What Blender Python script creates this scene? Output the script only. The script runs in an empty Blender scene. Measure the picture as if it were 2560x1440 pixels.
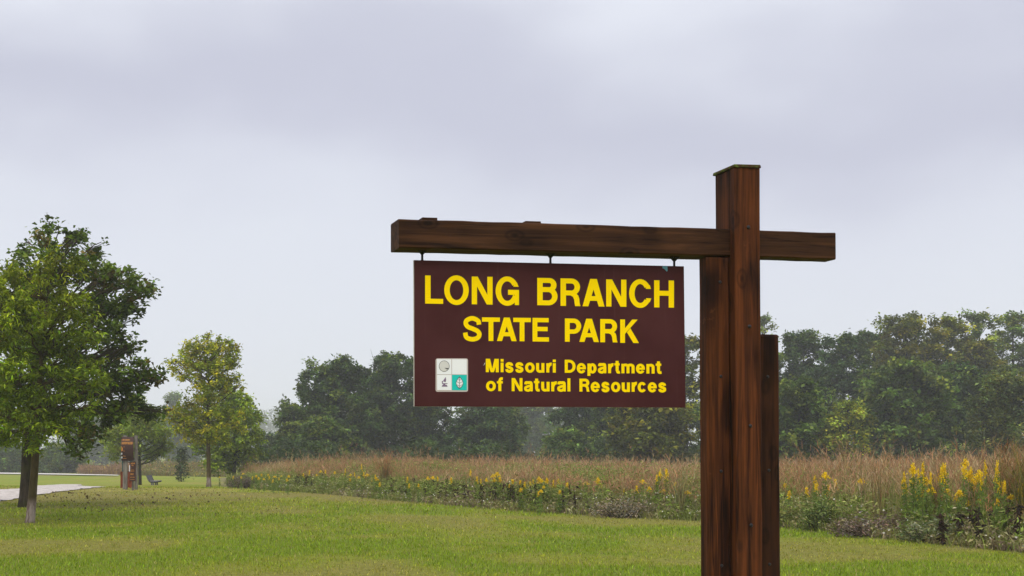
import bpy, bmesh, math, random
import numpy as np
from mathutils import Vector, Matrix
from mathutils.geometry import delaunay_2d_cdt

random.seed(7)
rng = np.random.default_rng(11)
sc = bpy.context.scene
COL = sc.collection
R = math.radians

# ------------------------------------------------------------------ camera
F, CX, HZ = 3200.0, 700.0, 1125.0          # focal length, principal column and horizon row of the 2560 x 1440 photograph
PITCH = R(1.0)
CY = HZ - F * math.tan(PITCH)
EYE = 1.6
cam_d = bpy.data.cameras.new('camera')
cam = bpy.data.objects.new('camera', cam_d)
COL.objects.link(cam)
cam_d.sensor_width = 36.0
cam_d.lens = 36.0 * F / 2560.0
cam_d.shift_x = (1280 - CX) / 2560.0
cam_d.shift_y = (CY - 720) / 2560.0
cam_d.clip_start = 0.1
cam_d.clip_end = 4000
cam.location = (0, 0, EYE)
cam.rotation_euler = (R(90) + PITCH, 0, 0)
sc.camera = cam

# ------------------------------------------------------------------ light and sky
SUN_EL, SUN_AZ = R(56), R(200)              # veiled sun high behind the camera
sun_d = bpy.data.lights.new('sun', 'SUN')
sun = bpy.data.objects.new('sun', sun_d)
COL.objects.link(sun)
sun_d.energy = 1.5
sun_d.angle = R(36)
sun_d.color = (1.0, 0.97, 0.92)
sd = Vector((math.sin(SUN_AZ) * math.cos(SUN_EL), math.cos(SUN_AZ) * math.cos(SUN_EL), math.sin(SUN_EL)))
sun.rotation_euler = sd.to_track_quat('Z', 'Y').to_euler()
sun.location = (0, 0, 60)

world = bpy.data.worlds.new('World')
sc.world = world
world.use_nodes = True
wt = world.node_tree
wt.nodes.clear()


def N(t, typ, **kw):
    n = t.nodes.new(typ)
    for k, v in kw.items():
        if k == 'inp':
            for kk, vv in v.items():
                n.inputs[kk].default_value = vv
        else:
            setattr(n, k, v)
    return n


def ramp(t, fac, stops, interp='EASE'):
    r = t.nodes.new('ShaderNodeValToRGB')
    r.color_ramp.interpolation = interp
    el = r.color_ramp.elements
    while len(el) < len(stops):
        el.new(0.5)
    for e, (p, c) in zip(el, stops):
        e.position = p
        e.color = (*c, 1) if len(c) == 3 else c
    if fac is not None:
        t.links.new(fac, r.inputs[0])
    return r


def mixc(t, fac, a, b, blend='MIX'):
    m = t.nodes.new('ShaderNodeMix')
    m.data_type = 'RGBA'
    m.blend_type = blend
    for sock, v in ((m.inputs[0], fac), (m.inputs[6], a), (m.inputs[7], b)):
        if isinstance(v, bpy.types.NodeSocket):
            t.links.new(v, sock)
        else:
            sock.default_value = v if not isinstance(v, tuple) else (*v, 1)[:4]
    return m.outputs[2]


def math_n(t, op, a, b=None, clamp=False):
    m = t.nodes.new('ShaderNodeMath')
    m.operation = op
    m.use_clamp = clamp
    for i, v in enumerate((a, b)):
        if v is None:
            continue
        if isinstance(v, bpy.types.NodeSocket):
            t.links.new(v, m.inputs[i])
        else:
            m.inputs[i].default_value = v
    return m.outputs[0]


def build_sky():
    t = wt
    out = N(t, 'ShaderNodeOutputWorld')
    bg = N(t, 'ShaderNodeBackground', inp={'Strength': 0.1})
    sky = N(t, 'ShaderNodeTexSky', sky_type='NISHITA', sun_disc=False, sun_elevation=SUN_EL, sun_rotation=SUN_AZ,
            air_density=1.0, dust_density=2.0)
    tc = N(t, 'ShaderNodeTexCoord')
    sep = N(t, 'ShaderNodeSeparateXYZ')
    t.links.new(tc.outputs['Generated'], sep.inputs[0])
    # the cloud deck seen in perspective: broad soft rolls, stretched along the horizon
    mp = N(t, 'ShaderNodeMapping', inp={'Scale': (1.0, 1.0, 2.0), 'Location': (3.35, 1.1, 0.4)})
    t.links.new(tc.outputs['Generated'], mp.inputs[0])
    n1 = N(t, 'ShaderNodeTexNoise', inp={'Scale': 2.6, 'Detail': 3.0, 'Roughness': 0.5})
    t.links.new(mp.outputs[0], n1.inputs['Vector'])
    n2 = N(t, 'ShaderNodeTexNoise', inp={'Scale': 8.0, 'Detail': 4.0, 'Roughness': 0.55})
    t.links.new(mp.outputs[0], n2.inputs['Vector'])
    wob = math_n(t, 'MULTIPLY', math_n(t, 'SUBTRACT', n1.outputs[0], 0.5), 0.30)
    wob2 = math_n(t, 'MULTIPLY', math_n(t, 'SUBTRACT', n2.outputs[0], 0.5), 0.05)
    z = math_n(t, 'ADD', math_n(t, 'ADD', sep.outputs[2], wob), wob2)
    K = 1.0
    def c(r, g, b):
        return (r * K, g * K, b * K)
    cl = ramp(t, z, [(0.0, c(.51, .53, .585)), (0.12, c(.51, .53, .59)), (0.185, c(.465, .48, .55)),
                     (0.245, c(.365, .372, .455)), (0.30, c(.42, .432, .505)), (0.36, c(.58, .60, .655)),
                     (0.46, c(.54, .555, .61)), (0.58, c(.74, .755, .79)), (1.0, c(1.0, 1.0, 1.02))], 'B_SPLINE')
    nish = mixc(t, 1.0, sky.outputs[0], (0.5, 0.5, 0.5, 1), 'MULTIPLY')
    cl10 = N(t, 'ShaderNodeVectorMath', operation='SCALE', inp={'Scale': 10.3})
    t.links.new(cl.outputs[0], cl10.inputs[0])
    col = mixc(t, 0.93, nish, cl10.outputs[0])
    t.links.new(col, bg.inputs['Color'])
    t.links.new(bg.outputs[0], out.inputs[0])


build_sky()
vs = sc.view_settings
sc.display_settings.display_device = 'sRGB'
vs.view_transform = 'Standard'
vs.look = 'None'
vs.gamma = 1.0
vs.use_curve_mapping = False
vs.exposure = 0.62
sc.cycles.volume_bounces = 1
sc.cycles.max_bounces = 6
sc.cycles.diffuse_bounces = 3
sc.cycles.transmission_bounces = 4
sc.cycles.glossy_bounces = 2
sc.cycles.sample_clamp_indirect = 6

# ------------------------------------------------------------------ helpers
def vnoise(x, y, scale, seed=0):
    g = np.random.default_rng(seed + 1000).random((256, 256))
    x = np.asarray(x, float) / scale
    y = np.asarray(y, float) / scale
    xi, yi = np.floor(x).astype(int), np.floor(y).astype(int)
    fx, fy = x - xi, y - yi
    fx, fy = fx * fx * (3 - 2 * fx), fy * fy * (3 - 2 * fy)
    a, b = g[xi % 256, yi % 256], g[(xi + 1) % 256, yi % 256]
    c, d = g[xi % 256, (yi + 1) % 256], g[(xi + 1) % 256, (yi + 1) % 256]
    return (a * (1 - fx) + b * fx) * (1 - fy) + (c * (1 - fx) + d * fx) * fy


def fnoise(x, y, scale, seed=0):
    return (vnoise(x, y, scale, seed) * .55 + vnoise(x, y, scale * .45, seed + 1) * .3 + vnoise(x, y, scale * .2, seed + 2) * .15)


def gz(x, y):
    x = np.asarray(x, float)
    y = np.asarray(y, float)
    z = np.interp(y, [-400, 0, 45, 54, 66, 84, 110, 150, 300, 2000], [0, 0, 0, -.05, -.30, -.68, -.95, -1.2, -2.2, -3.0])
    near = np.clip((y - 9) / 6, 0, 1) * np.clip((140 - y) / 60, 0, 1)
    return z + near * (vnoise(x, y, 7.0, 5) - .5) * .10


def ray(px, py):
    a, b = (px - CX) / F, (CY - py) / F
    c, s = math.cos(PITCH), math.sin(PITCH)
    return Vector((a, c - b * s, s + b * c))


def at(px, py, Y):
    d = ray(px, py)
    return Vector((d.x * Y / d.y, Y, EYE + d.z * Y / d.y))


def ground_at(px, py):
    d = ray(px, py)
    lo, hi = 3.0, 600.0
    for _ in range(60):
        m = (lo + hi) / 2
        if EYE + d.z / d.y * m > float(gz(d.x / d.y * m, m)):
            lo = m
        else:
            hi = m
    return Vector((d.x / d.y * lo, lo, float(gz(d.x / d.y * lo, lo))))


def link(o, parent=None):
    COL.objects.link(o)
    if parent is not None:
        o.parent = parent
    return o


def tag(o, label=None, cat=None, group=None, kind=None):
    for k, v in (('label', label), ('category', cat), ('group', group), ('kind', kind)):
        if v:
            o[k] = v
    return o


def empty(name, loc, rz=0.0, label=None, cat=None, group=None):
    o = bpy.data.objects.new(name, None)
    o.empty_display_size = 0.2
    o.location = loc
    o.rotation_euler = (0, 0, rz)
    link(o)
    return tag(o, label, cat, group)


class MB:
    def __init__(self):
        self.v, self.f = [], []

    def add(self, vs_, fs_):
        n = len(self.v)
        self.v += [tuple(p) for p in vs_]
        self.f += [tuple(i + n for i in f) for f in fs_]
        return self

    def box(self, x0, x1, y0, y1, z0, z1):
        p = [(x, y, z) for z in (z0, z1) for y in (y0, y1) for x in (x0, x1)]
        return self.add(p, [(0, 2, 3, 1), (4, 5, 7, 6), (0, 1, 5, 4), (2, 6, 7, 3), (0, 4, 6, 2), (1, 3, 7, 5)])

    def hexa(self, p):                       # eight corners in box order
        return self.add(p, [(0, 2, 3, 1), (4, 5, 7, 6), (0, 1, 5, 4), (2, 6, 7, 3), (0, 4, 6, 2), (1, 3, 7, 5)])

    def tube(self, path, radii, n=8, cap=True):
        path = [Vector(p) for p in path]
        vs_, fs_ = [], []
        for i, p in enumerate(path):
            d = (path[min(i + 1, len(path) - 1)] - path[max(i - 1, 0)])
            if d.length < 1e-9:
                d = Vector((0, 0, 1))
            d.normalize()
            a = d.cross(Vector((0.31, 0.95, 0.05)))
            a.normalize()
            b = d.cross(a)
            for k in range(n):
                th = 2 * math.pi * k / n
                vs_.append(p + (a * math.cos(th) + b * math.sin(th)) * radii[i])
        for i in range(len(path) - 1):
            for k in range(n):
                k2 = (k + 1) % n
                fs_.append((i * n + k, i * n + k2, (i + 1) * n + k2, (i + 1) * n + k))
        if cap:
            fs_.append(tuple(range(n - 1, -1, -1)))
            fs_.append(tuple((len(path) - 1) * n + k for k in range(n)))
        return self.add(vs_, fs_)

    def build(self, name, mat, parent=None, smooth=False, bevel=0.0):
        me = bpy.data.meshes.new(name)
        me.from_pydata(self.v, [], self.f)
        if bevel:
            bm = bmesh.new()
            bm.from_mesh(me)
            bmesh.ops.recalc_face_normals(bm, faces=bm.faces)
            bmesh.ops.bevel(bm, geom=list(bm.edges), offset=bevel, segments=2, affect='EDGES', profile=0.5)
            bm.to_mesh(me)
            bm.free()
        else:
            bm = bmesh.new()
            bm.from_mesh(me)
            bmesh.ops.recalc_face_normals(bm, faces=bm.faces)
            bm.to_mesh(me)
            bm.free()
        me.materials.append(mat)
        if smooth:
            me.polygons.foreach_set('use_smooth', [True] * len(me.polygons))
        me.update()
        return link(bpy.data.objects.new(name, me), parent)


def np_mesh(name, V, quads=None, tris=None, cols=None, mat=None, parent=None, smooth=False):
    me = bpy.data.meshes.new(name)
    V = np.ascontiguousarray(V, dtype=np.float32)
    me.vertices.add(len(V))
    me.vertices.foreach_set('co', V.ravel())
    loops, tot = [], []
    if quads is not None and len(quads):
        loops.append(np.asarray(quads, np.int32).ravel())
        tot.append(np.full(len(quads), 4, np.int32))
    if tris is not None and len(tris):
        loops.append(np.asarray(tris, np.int32).ravel())
        tot.append(np.full(len(tris), 3, np.int32))
    L = np.concatenate(loops)
    T = np.concatenate(tot)
    S = np.concatenate(([0], np.cumsum(T)[:-1])).astype(np.int32)
    me.loops.add(len(L))
    me.loops.foreach_set('vertex_index', L)
    me.polygons.add(len(T))
    me.polygons.foreach_set('loop_start', S)
    me.polygons.foreach_set('loop_total', T)
    if smooth:
        me.polygons.foreach_set('use_smooth', np.ones(len(T), bool))
    me.update(calc_edges=True)
    if cols is not None:
        at_ = me.color_attributes.new('Col', 'FLOAT_COLOR', 'POINT')
        c4 = np.ones((len(V), 4), np.float32)
        c4[:, :3] = cols
        at_.data.foreach_set('color', c4.ravel())
    if mat:
        me.materials.append(mat)
    o = bpy.data.objects.new(name, me)
    return link(o, parent)


def unit(a):
    return a / np.maximum(np.linalg.norm(a, axis=1, keepdims=True), 1e-9)


def leaves(P, size, aspect=.45, droop=0.0, up=0.6, fold=.15):
    """P (n,3) leaf bases, size (n,): one folded diamond leaf each -> verts (4n,3), quads (n,4)"""
    n = len(P)
    t = rng.normal(size=(n, 3))
    t[:, 2] = t[:, 2] * .6 - droop
    t = unit(t)
    m = rng.normal(size=(n, 3))
    m[:, 2] += up * 2
    b = unit(np.cross(t, m))
    nn = np.cross(b, t)
    s = size[:, None]
    w = s * aspect * .5
    V = np.empty((n, 4, 3))
    V[:, 0] = P
    V[:, 1] = P + t * s * .45 + b * w + nn * s * fold
    V[:, 2] = P + t * s
    V[:, 3] = P + t * s * .45 - b * w + nn * s * fold
    return V.reshape(-1, 3), np.arange(4 * n).reshape(n, 4)


def blades(P, h, w, lean, curl=.35):
    """grass blades: 5 verts (quad + tip triangle). lean (n,2) horizontal reach of the tip"""
    n = len(P)
    th = rng.random(n) * np.pi
    b = np.stack([np.cos(th), np.sin(th), np.zeros(n)], 1) * (w * .5)[:, None]
    l3 = np.zeros((n, 3))
    l3[:, :2] = lean
    up = np.zeros((n, 3))
    up[:, 2] = h
    mid = P + l3 * curl + up * .55
    tip = P + l3 + up * (1 - .25 * np.clip(np.linalg.norm(lean, axis=1) / np.maximum(h, .01), 0, 1))[:, None]
    V = np.empty((n, 5, 3))
    V[:, 0] = P - b
    V[:, 1] = P + b
    V[:, 2] = mid + b * .8
    V[:, 3] = mid - b * .8
    V[:, 4] = tip
    base = (np.arange(n) * 5)[:, None]
    return V.reshape(-1, 3), base + np.array([[0, 1, 2, 3]]), base + np.array([[3, 2, 4]])


class Acc:
    """collects numpy leaves and blades for one mesh"""
    def __init__(self):
        self.V, self.Q, self.T, self.C, self.n = [], [], [], [], 0

    def add(self, V, Q=None, T=None, C=None):
        self.V.append(V)
        if Q is not None:
            self.Q.append(Q + self.n)
        if T is not None:
            self.T.append(T + self.n)
        self.C.append(C)
        self.n += len(V)

    def leaves(self, P, size, C, **kw):
        V, Q = leaves(P, size, **kw)
        self.add(V, Q, None, np.repeat(C, 4, 0))

    def blades(self, P, h, w, lean, C, **kw):
        V, Q, T = blades(P, h, w, lean, **kw)
        self.add(V, Q, T, np.repeat(C, 5, 0))

    def build(self, name, mat, parent=None):
        return np_mesh(name, np.concatenate(self.V), np.concatenate(self.Q) if self.Q else None,
                       np.concatenate(self.T) if self.T else None, np.concatenate(self.C), mat, parent)


def jitter(c, n, dv=.25, dh=.12):
    """n colours around c: brightness and hue spread"""
    c = np.asarray(c, float)
    k = np.exp(rng.normal(size=(n, 1)) * dv)
    hsh = 1 + rng.normal(size=(n, 1)) * dh * np.array([[1, .25, -.4]])
    return np.clip(c * k * hsh, 0.002, 1)


# ------------------------------------------------------------------ materials
def new_mat(name):
    m = bpy.data.materials.new(name)
    m.use_nodes = True
    t = m.node_tree
    t.nodes.clear()
    out = N(t, 'ShaderNodeOutputMaterial')
    return m, t, out


def pbsdf(t, out, color, rough=.6, spec=.3, metal=0.0, normal=None):
    p = N(t, 'ShaderNodeBsdfPrincipled', inp={'Metallic': metal, 'Specular IOR Level': spec})
    if isinstance(rough, bpy.types.NodeSocket):
        t.links.new(rough, p.inputs['Roughness'])
    else:
        p.inputs['Roughness'].default_value = rough
    if isinstance(color, bpy.types.NodeSocket):
        t.links.new(color, p.inputs['Base Color'])
    else:
        p.inputs['Base Color'].default_value = (*color, 1)
    if normal is not None:
        t.links.new(normal, p.inputs['Normal'])
    t.links.new(p.outputs[0], out.inputs[0])
    return p


def noise(t, vec, scale, detail=4, rough=.55, dist=0.0):
    n = N(t, 'ShaderNodeTexNoise', inp={'Scale': scale, 'Detail': detail, 'Roughness': rough, 'Distortion': dist})
    t.links.new(vec, n.inputs['Vector'])
    return n.outputs[0]


def mapped(t, scale, loc=(0, 0, 0), out='Object'):
    tc = N(t, 'ShaderNodeTexCoord')
    mp = N(t, 'ShaderNodeMapping', inp={'Scale': scale, 'Location': loc})
    t.links.new(tc.outputs[out], mp.inputs[0])
    return mp.outputs[0]


def bump(t, h, strength=.3, dist=.01):
    b = N(t, 'ShaderNodeBump', inp={'Strength': strength, 'Distance': dist})
    t.links.new(h, b.inputs['Height'])
    return b.outputs[0]


def plain(name, color, rough=.6, spec=.3, metal=0.0, var=.12, scale=20):
    m, t, out = new_mat(name)
    v = mapped(t, (scale,) * 3)
    n = noise(t, v, 1.0)
    c = mixc(t, n, tuple(x * (1 - var) for x in color), tuple(min(1, x * (1 + var)) for x in color))
    pbsdf(t, out, c, rough, spec, metal)
    return m


def foliage_mat(name, transl=.3, rough=.6, spec=.12):
    m, t, out = new_mat(name)
    at_ = N(t, 'ShaderNodeAttribute', attribute_name='Col')
    p = N(t, 'ShaderNodeBsdfPrincipled', inp={'Roughness': rough, 'Specular IOR Level': spec})
    t.links.new(at_.outputs['Color'], p.inputs['Base Color'])
    tr = N(t, 'ShaderNodeBsdfTranslucent')
    c = mixc(t, 1.0, at_.outputs['Color'], (1.15, 1.25, .6, 1), 'MULTIPLY')
    t.links.new(c, tr.inputs[0])
    mx = N(t, 'ShaderNodeMixShader', inp={0: transl})
    t.links.new(p.outputs[0], mx.inputs[1])
    t.links.new(tr.outputs[0], mx.inputs[2])
    t.links.new(mx.outputs[0], out.inputs[0])
    return m


M_LEAF = foliage_mat('leaf', .32)
M_GRASS = foliage_mat('grass', .28, .65, .08)
M_DRY = foliage_mat('dry_grass', .2, .75, .1)


def wood_mat(name, axis, lo, hi, seed=0.0, stain=.92):
    """stained softwood: long grain along one axis, dark drip stains, knots"""
    m, t, out = new_mat(name)
    s = [26, 26, 26]
    s[axis] = 1.1
    v = mapped(t, tuple(s), (seed, seed * 2, seed * 3))
    g = noise(t, v, 1.0, 6, .65, .6)
    s2 = [15, 15, 15]
    s2[axis] = .9
    v2 = mapped(t, tuple(s2), (seed + 5, 3, seed))
    st = noise(t, v2, 1.0, 6, .6, .5)
    v3 = mapped(t, (2.2, 2.2, 2.2), (seed, 9, 4))
    big = noise(t, v3, 1.0, 2, .5)
    base = ramp(t, g, [(.34, lo), (.48, tuple(a * .5 + b * .5 for a, b in zip(lo, hi))), (.62, hi)]).outputs[0]
    stn = ramp(t, st, [(.40, (1.2, 1.2, 1.2)), (.56, (.24, .20, .18))]).outputs[0]
    bigr = ramp(t, big, [(.38, (0, 0, 0)), (.62, (1, 1, 1))]).outputs[0]
    c = mixc(t, mixc(t, stain, (0, 0, 0), bigr), base, mixc(t, 1.0, base, stn, 'MULTIPLY'))
    # long drying cracks
    s5 = [34, 34, 34]
    s5[axis] = .55
    v5 = mapped(t, tuple(s5), (seed * 3, seed, 1))
    ck = noise(t, v5, 1.0, 2, .5, .2)
    ckr = ramp(t, math_n(t, 'ABSOLUTE', math_n(t, 'SUBTRACT', ck, .5)), [(.0, (1, 1, 1)), (.018, (0, 0, 0))], 'LINEAR').outputs[0]
    c = mixc(t, math_n(t, 'MULTIPLY', math_n(t, 'MULTIPLY', ckr, bigr), .8), c, (lo[0] * .4, lo[1] * .4, lo[2] * .4))
    # pale scuffs
    v6 = mapped(t, (7, 7, 7), (seed, 2, seed))
    sf = ramp(t, noise(t, v6, 1.0, 5, .7), [(.64, (0, 0, 0)), (.74, (.55, .55, .55))]).outputs[0]
    c = mixc(t, sf, c, (hi[0] * 1.25, hi[1] * 1.5, hi[2] * 1.9))
    # knots
    s4 = [6.5, 6.5, 6.5]
    s4[axis] = 3.6
    v4 = mapped(t, tuple(s4), (seed * 1.7, seed, 2 + seed))
    vo = N(t, 'ShaderNodeTexVoronoi', inp={'Scale': 1.0, 'Randomness': 1.0})
    t.links.new(v4, vo.inputs['Vector'])
    k = ramp(t, vo.outputs['Distance'], [(.07, (1, 1, 1)), (.12, (.1, .1, .1)), (.19, (.7, .7, .7)), (.24, (0, 0, 0))], 'LINEAR').outputs[0]
    c = mixc(t, math_n(t, 'MULTIPLY', k, .75), c, (lo[0] * .35, lo[1] * .35, lo[2] * .35))
    fine = noise(t, v, 3.0, 5, .7)
    nm = bump(t, math_n(t, 'ADD', math_n(t, 'MULTIPLY', g, .7), math_n(t, 'MULTIPLY', fine, .4)), .55, .004)
    pbsdf(t, out, c, .7, .10, 0, nm)
    return m


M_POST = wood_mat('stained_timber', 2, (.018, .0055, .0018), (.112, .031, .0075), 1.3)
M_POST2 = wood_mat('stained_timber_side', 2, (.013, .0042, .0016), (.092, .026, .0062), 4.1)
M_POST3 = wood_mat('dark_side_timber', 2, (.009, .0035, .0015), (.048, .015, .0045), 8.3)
M_BEAM = wood_mat('stained_beam', 0, (.012, .0045, .002), (.070, .028, .011), 2.2, .62)


def cap_mat():
    m, t, out = new_mat('mossy_cap')
    v = mapped(t, (14, 14, 14))
    n = noise(t, v, 2.0, 6, .7)
    c = ramp(t, n, [(.40, (.05, .02, .01)), (.52, (.05, .045, .012)), (.62, (.10, .14, .02))]).outputs[0]
    pbsdf(t, out, c, .9, .1, 0, bump(t, n, .8, .01))
    return m


M_CAP = cap_mat()


def bark_mat(name, lo, hi, scale=9):
    m, t, out = new_mat(name)
    v = mapped(t, (scale, scale, scale * .22))
    n = noise(t, v, 1.0, 6, .7, .4)
    v2 = mapped(t, (2.2, 2.2, 2.2))
    b = noise(t, v2, 1.0, 3)
    c = ramp(t, n, [(.3, lo), (.65, hi)]).outputs[0]
    c = mixc(t, ramp(t, b, [(.45, (0, 0, 0)), (.62, (.7, .7, .7))]).outputs[0], c, (hi[0] * .8, hi[1] * 1.05, hi[2] * .45))
    pbsdf(t, out, c, .9, .1, 0, bump(t, n, .9, .03))
    return m


def young_bark():
    """young ash bark: mossy brown stem, pale scuffed collar at its foot"""
    m, t, out = new_mat('young_ash_bark')
    v = mapped(t, (10, 10, 3))
    n = noise(t, v, 1.0, 6, .7, .3)
    c = ramp(t, n, [(.3, (.05, .033, .012)), (.6, (.085, .062, .022))]).outputs[0]
    tc = N(t, 'ShaderNodeTexCoord')
    sep = N(t, 'ShaderNodeSeparateXYZ')
    t.links.new(tc.outputs['Object'], sep.inputs[0])
    hgt = math_n(t, 'ADD', sep.outputs[2], math_n(t, 'MULTIPLY', math_n(t, 'SUBTRACT', n, .5), .5))
    f = ramp(t, hgt, [(.42, (1, 1, 1)), (.55, (0, 0, 0))], 'LINEAR').outputs[0]
    pale = ramp(t, n, [(.35, (.12, .075, .055)), (.62, (.33, .27, .235))]).outputs[0]
    c = mixc(t, f, c, pale)
    pbsdf(t, out, c, .9, .1, 0, bump(t, n, .8, .02))
    return m


M_BARK = bark_mat('oak_bark', (.022, .016, .012), (.085, .062, .045))
M_BARK_ASH = young_bark()
M_BARK_DARK = bark_mat('dark_bark', (.02, .016, .013), (.06, .047, .036))

M_PANEL = plain('sign_brown', (.052, .0125, .0135), .6, .12, var=.07, scale=6)


def panel_mat():
    m, t, out = new_mat('sign_brown_weathered')
    n = noise(t, mapped(t, (3, 3, 3)), 1.0, 4)
    st = noise(t, mapped(t, (30, 30, 1.2)), 1.0, 4, .6)
    sp = noise(t, mapped(t, (90, 90, 90)), 1.0, 2)
    c = mixc(t, ramp(t, n, [(.35, (0, 0, 0)), (.68, (1, 1, 1))]).outputs[0], (.049, .0115, .0125), (.064, .0175, .0185))
    c = mixc(t, ramp(t, st, [(.55, (0, 0, 0)), (.75, (.5, .5, .5))]).outputs[0], c, (.078, .028, .028))
    c = mixc(t, ramp(t, sp, [(.74, (0, 0, 0)), (.80, (.6, .6, .6))]).outputs[0], c, (.13, .07, .06))
    pbsdf(t, out, c, ramp_v(t, n, .5, .7), .12)
    return m


def ramp_v(t, fac, a, b):
    return math_n(t, 'ADD', math_n(t, 'MULTIPLY', fac, b - a), a)


M_YELLOW = plain('sign_yellow', (.95, .66, .0), .75, .03, var=.02)
M_PANEL = panel_mat()
M_EDGE = plain('sign_edge', (.55, .5, .45), .6)
M_WHITE = plain('emblem_white', (.80, .80, .83), .5, var=.03)
M_TEAL = plain('emblem_teal', (.004, .50, .44), .5, var=.05)
M_INK = plain('emblem_ink', (.07, .065, .075), .6)
M_PURPLE = plain('emblem_purple', (.20, .13, .22), .6)
M_BORDER = plain('emblem_border', (.52, .44, .42), .5)
M_SHADE = plain('emblem_grey', (.62, .60, .58), .5)
M_CHIP = plain('blue_chip', (.10, .28, .36), .6)
M_METAL = plain('black_iron', (.018, .017, .018), .45, .5, .6)
M_GREYWOOD = wood_mat('grey_timber', 2, (.085, .074, .060), (.215, .195, .162), 6.0, .5)
M_KIOSK = plain('kiosk_brown', (.048, .023, .018), .6, .12)
M_ORANGE = plain('kiosk_orange', (.45, .19, .025), .6)
M_RUST = wood_mat('red_brown_board', 2, (.10, .022, .008), (.22, .05, .018), 7.0, .4)
M_DTEAL = plain('dark_teal_paint', (.006, .045, .04), .5)
M_PAPER = plain('white_paper', (.75, .76, .80), .7, var=.03)
M_BENCH = plain('bench_slat', (.12, .115, .13), .6)
M_BENCH_DARK = plain('bench_frame', (.02, .02, .024), .5)


def ground_mat():
    m, t, out = new_mat('lawn_soil')
    at_ = N(t, 'ShaderNodeAttribute', attribute_name='Col')
    v = mapped(t, (1, 1, 1))
    n = noise(t, v, 9.0, 6, .7)
    n2 = noise(t, v, 60.0, 3, .6)
    k = ramp(t, math_n(t, 'ADD', math_n(t, 'MULTIPLY', n, .6), math_n(t, 'MULTIPLY', n2, .4)), [(.32, (.55, .55, .55)), (.68, (1.35, 1.3, 1.2))]).outputs[0]
    c = mixc(t, 1.0, at_.outputs['Color'], k, 'MULTIPLY')
    pbsdf(t, out, c, .9, .1, 0, bump(t, n2, .6, .03))
    return m


def gravel_mat(name, lo, hi):
    m, t, out = new_mat(name)
    v = mapped(t, (1, 1, 1))
    vo = N(t, 'ShaderNodeTexVoronoi', inp={'Scale': 14.0})
    t.links.new(v, vo.inputs['Vector'])
    n = noise(t, v, 3.0, 6, .7)
    c = ramp(t, n, [(.3, lo), (.6, hi)]).outputs[0]
    c = mixc(t, .35, c, mixc(t, 1.0, c, ramp(t, vo.outputs['Color'], [(.1, (.45, .45, .45)), (.7, (1.2, 1.2, 1.2))]).outputs[0], 'MULTIPLY'))
    pbsdf(t, out, c, .9, .1, 0, bump(t, vo.outputs['Distance'], .7, .04))
    return m


M_GROUND = ground_mat()
M_GRAVEL = gravel_mat('pale_gravel', (.24, .205, .185), (.50, .455, .43))
M_ROAD = gravel_mat('pale_road', (.42, .39, .36), (.58, .55, .52))

# ------------------------------------------------------------------ the ground
EDGE_PX = [(2900, 1432), (2700, 1404), (2560, 1383), (2400, 1368), (2250, 1352), (2100, 1336), (1950, 1320), (1750, 1303), (1600, 1296),
           (1450, 1288), (1300, 1279), (1200, 1271), (1100, 1262), (1000, 1253), (900, 1243), (740, 1230), (640, 1223), (555, 1219)]
EDGE = np.array([tuple(ground_at(*p))[:2] for p in EDGE_PX])
EDGE = np.vstack([EDGE, [[-5.6, 120.0]]])
POLY = np.vstack([EDGE, [[120, 120], [120, EDGE[0, 1]]]])


def inside(P, poly):
    x, y = P[:, 0], P[:, 1]
    r = np.zeros(len(P), bool)
    for i in range(len(poly)):
        x0, y0 = poly[i]
        x1, y1 = poly[i - 1]
        c = ((y0 > y) != (y1 > y)) & (x < (x1 - x0) * (y - y0) / (y1 - y0 + 1e-12) + x0)
        r ^= c
    return r


def dist_edge(P, line=None):
    line = EDGE if line is None else line
    d = np.full(len(P), 1e9)
    for a, b in zip(line[:-1], line[1:]):
        ab = b - a
        t = np.clip(((P - a) @ ab) / (ab @ ab), 0, 1)
        d = np.minimum(d, np.linalg.norm(P - (a + t[:, None] * ab), axis=1))
    return d


PATH_UP = [(-330, 1242), (-150, 1232), (0, 1225.5), (60, 1222), (100, 1214.5), (150, 1211.5), (206, 1211.5), (196, 1215), (230, 1217), (264, 1218)]
PATH_LO = [(-330, 1312), (-150, 1280), (0, 1256), (60, 1245), (120, 1235), (150, 1230), (180, 1226.5), (200, 1224), (230, 1221.5), (264, 1219)]
pu = np.array([tuple(ground_at(*p))[:2] for p in PATH_UP])
pl = np.array([tuple(ground_at(*p))[:2] for p in PATH_LO])
PATH_POLY = np.vstack([pu, pl[::-1]])


def lush(x, y):
    """0 = dry tan thatch, 1 = lush green"""
    a = fnoise(x, y, 4.2, 21) + .42 * (vnoise(x, y, 1.3, 77) - .5) + .25 * (vnoise(x, y, .5, 78) - .5)
    v = np.clip((a - .30) / .38, 0, 1)
    # dry thin turf below the big trees and along the upper lawn
    dry = np.exp(-(((x + 4.5) / 7.0) ** 2 + ((y - 42) / 7.0) ** 2)) * .75
    dry = np.maximum(dry, .30 * np.clip((y - 36) / 8, 0, 1) * np.clip((62 - y) / 8, 0, 1))
    return np.clip(v * .78 + .16 - dry, 0, 1)


C_LUSH = np.array([.180, .252, .015])
C_MID = np.array([.250, .278, .028])
C_DRY = np.array([.265, .240, .058])


def lawn_col(x, y):
    l = lush(x, y)[:, None]
    return np.where(l > .5, C_MID + (C_LUSH - C_MID) * (l - .5) * 2, C_DRY + (C_MID - C_DRY) * l * 2)


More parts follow.
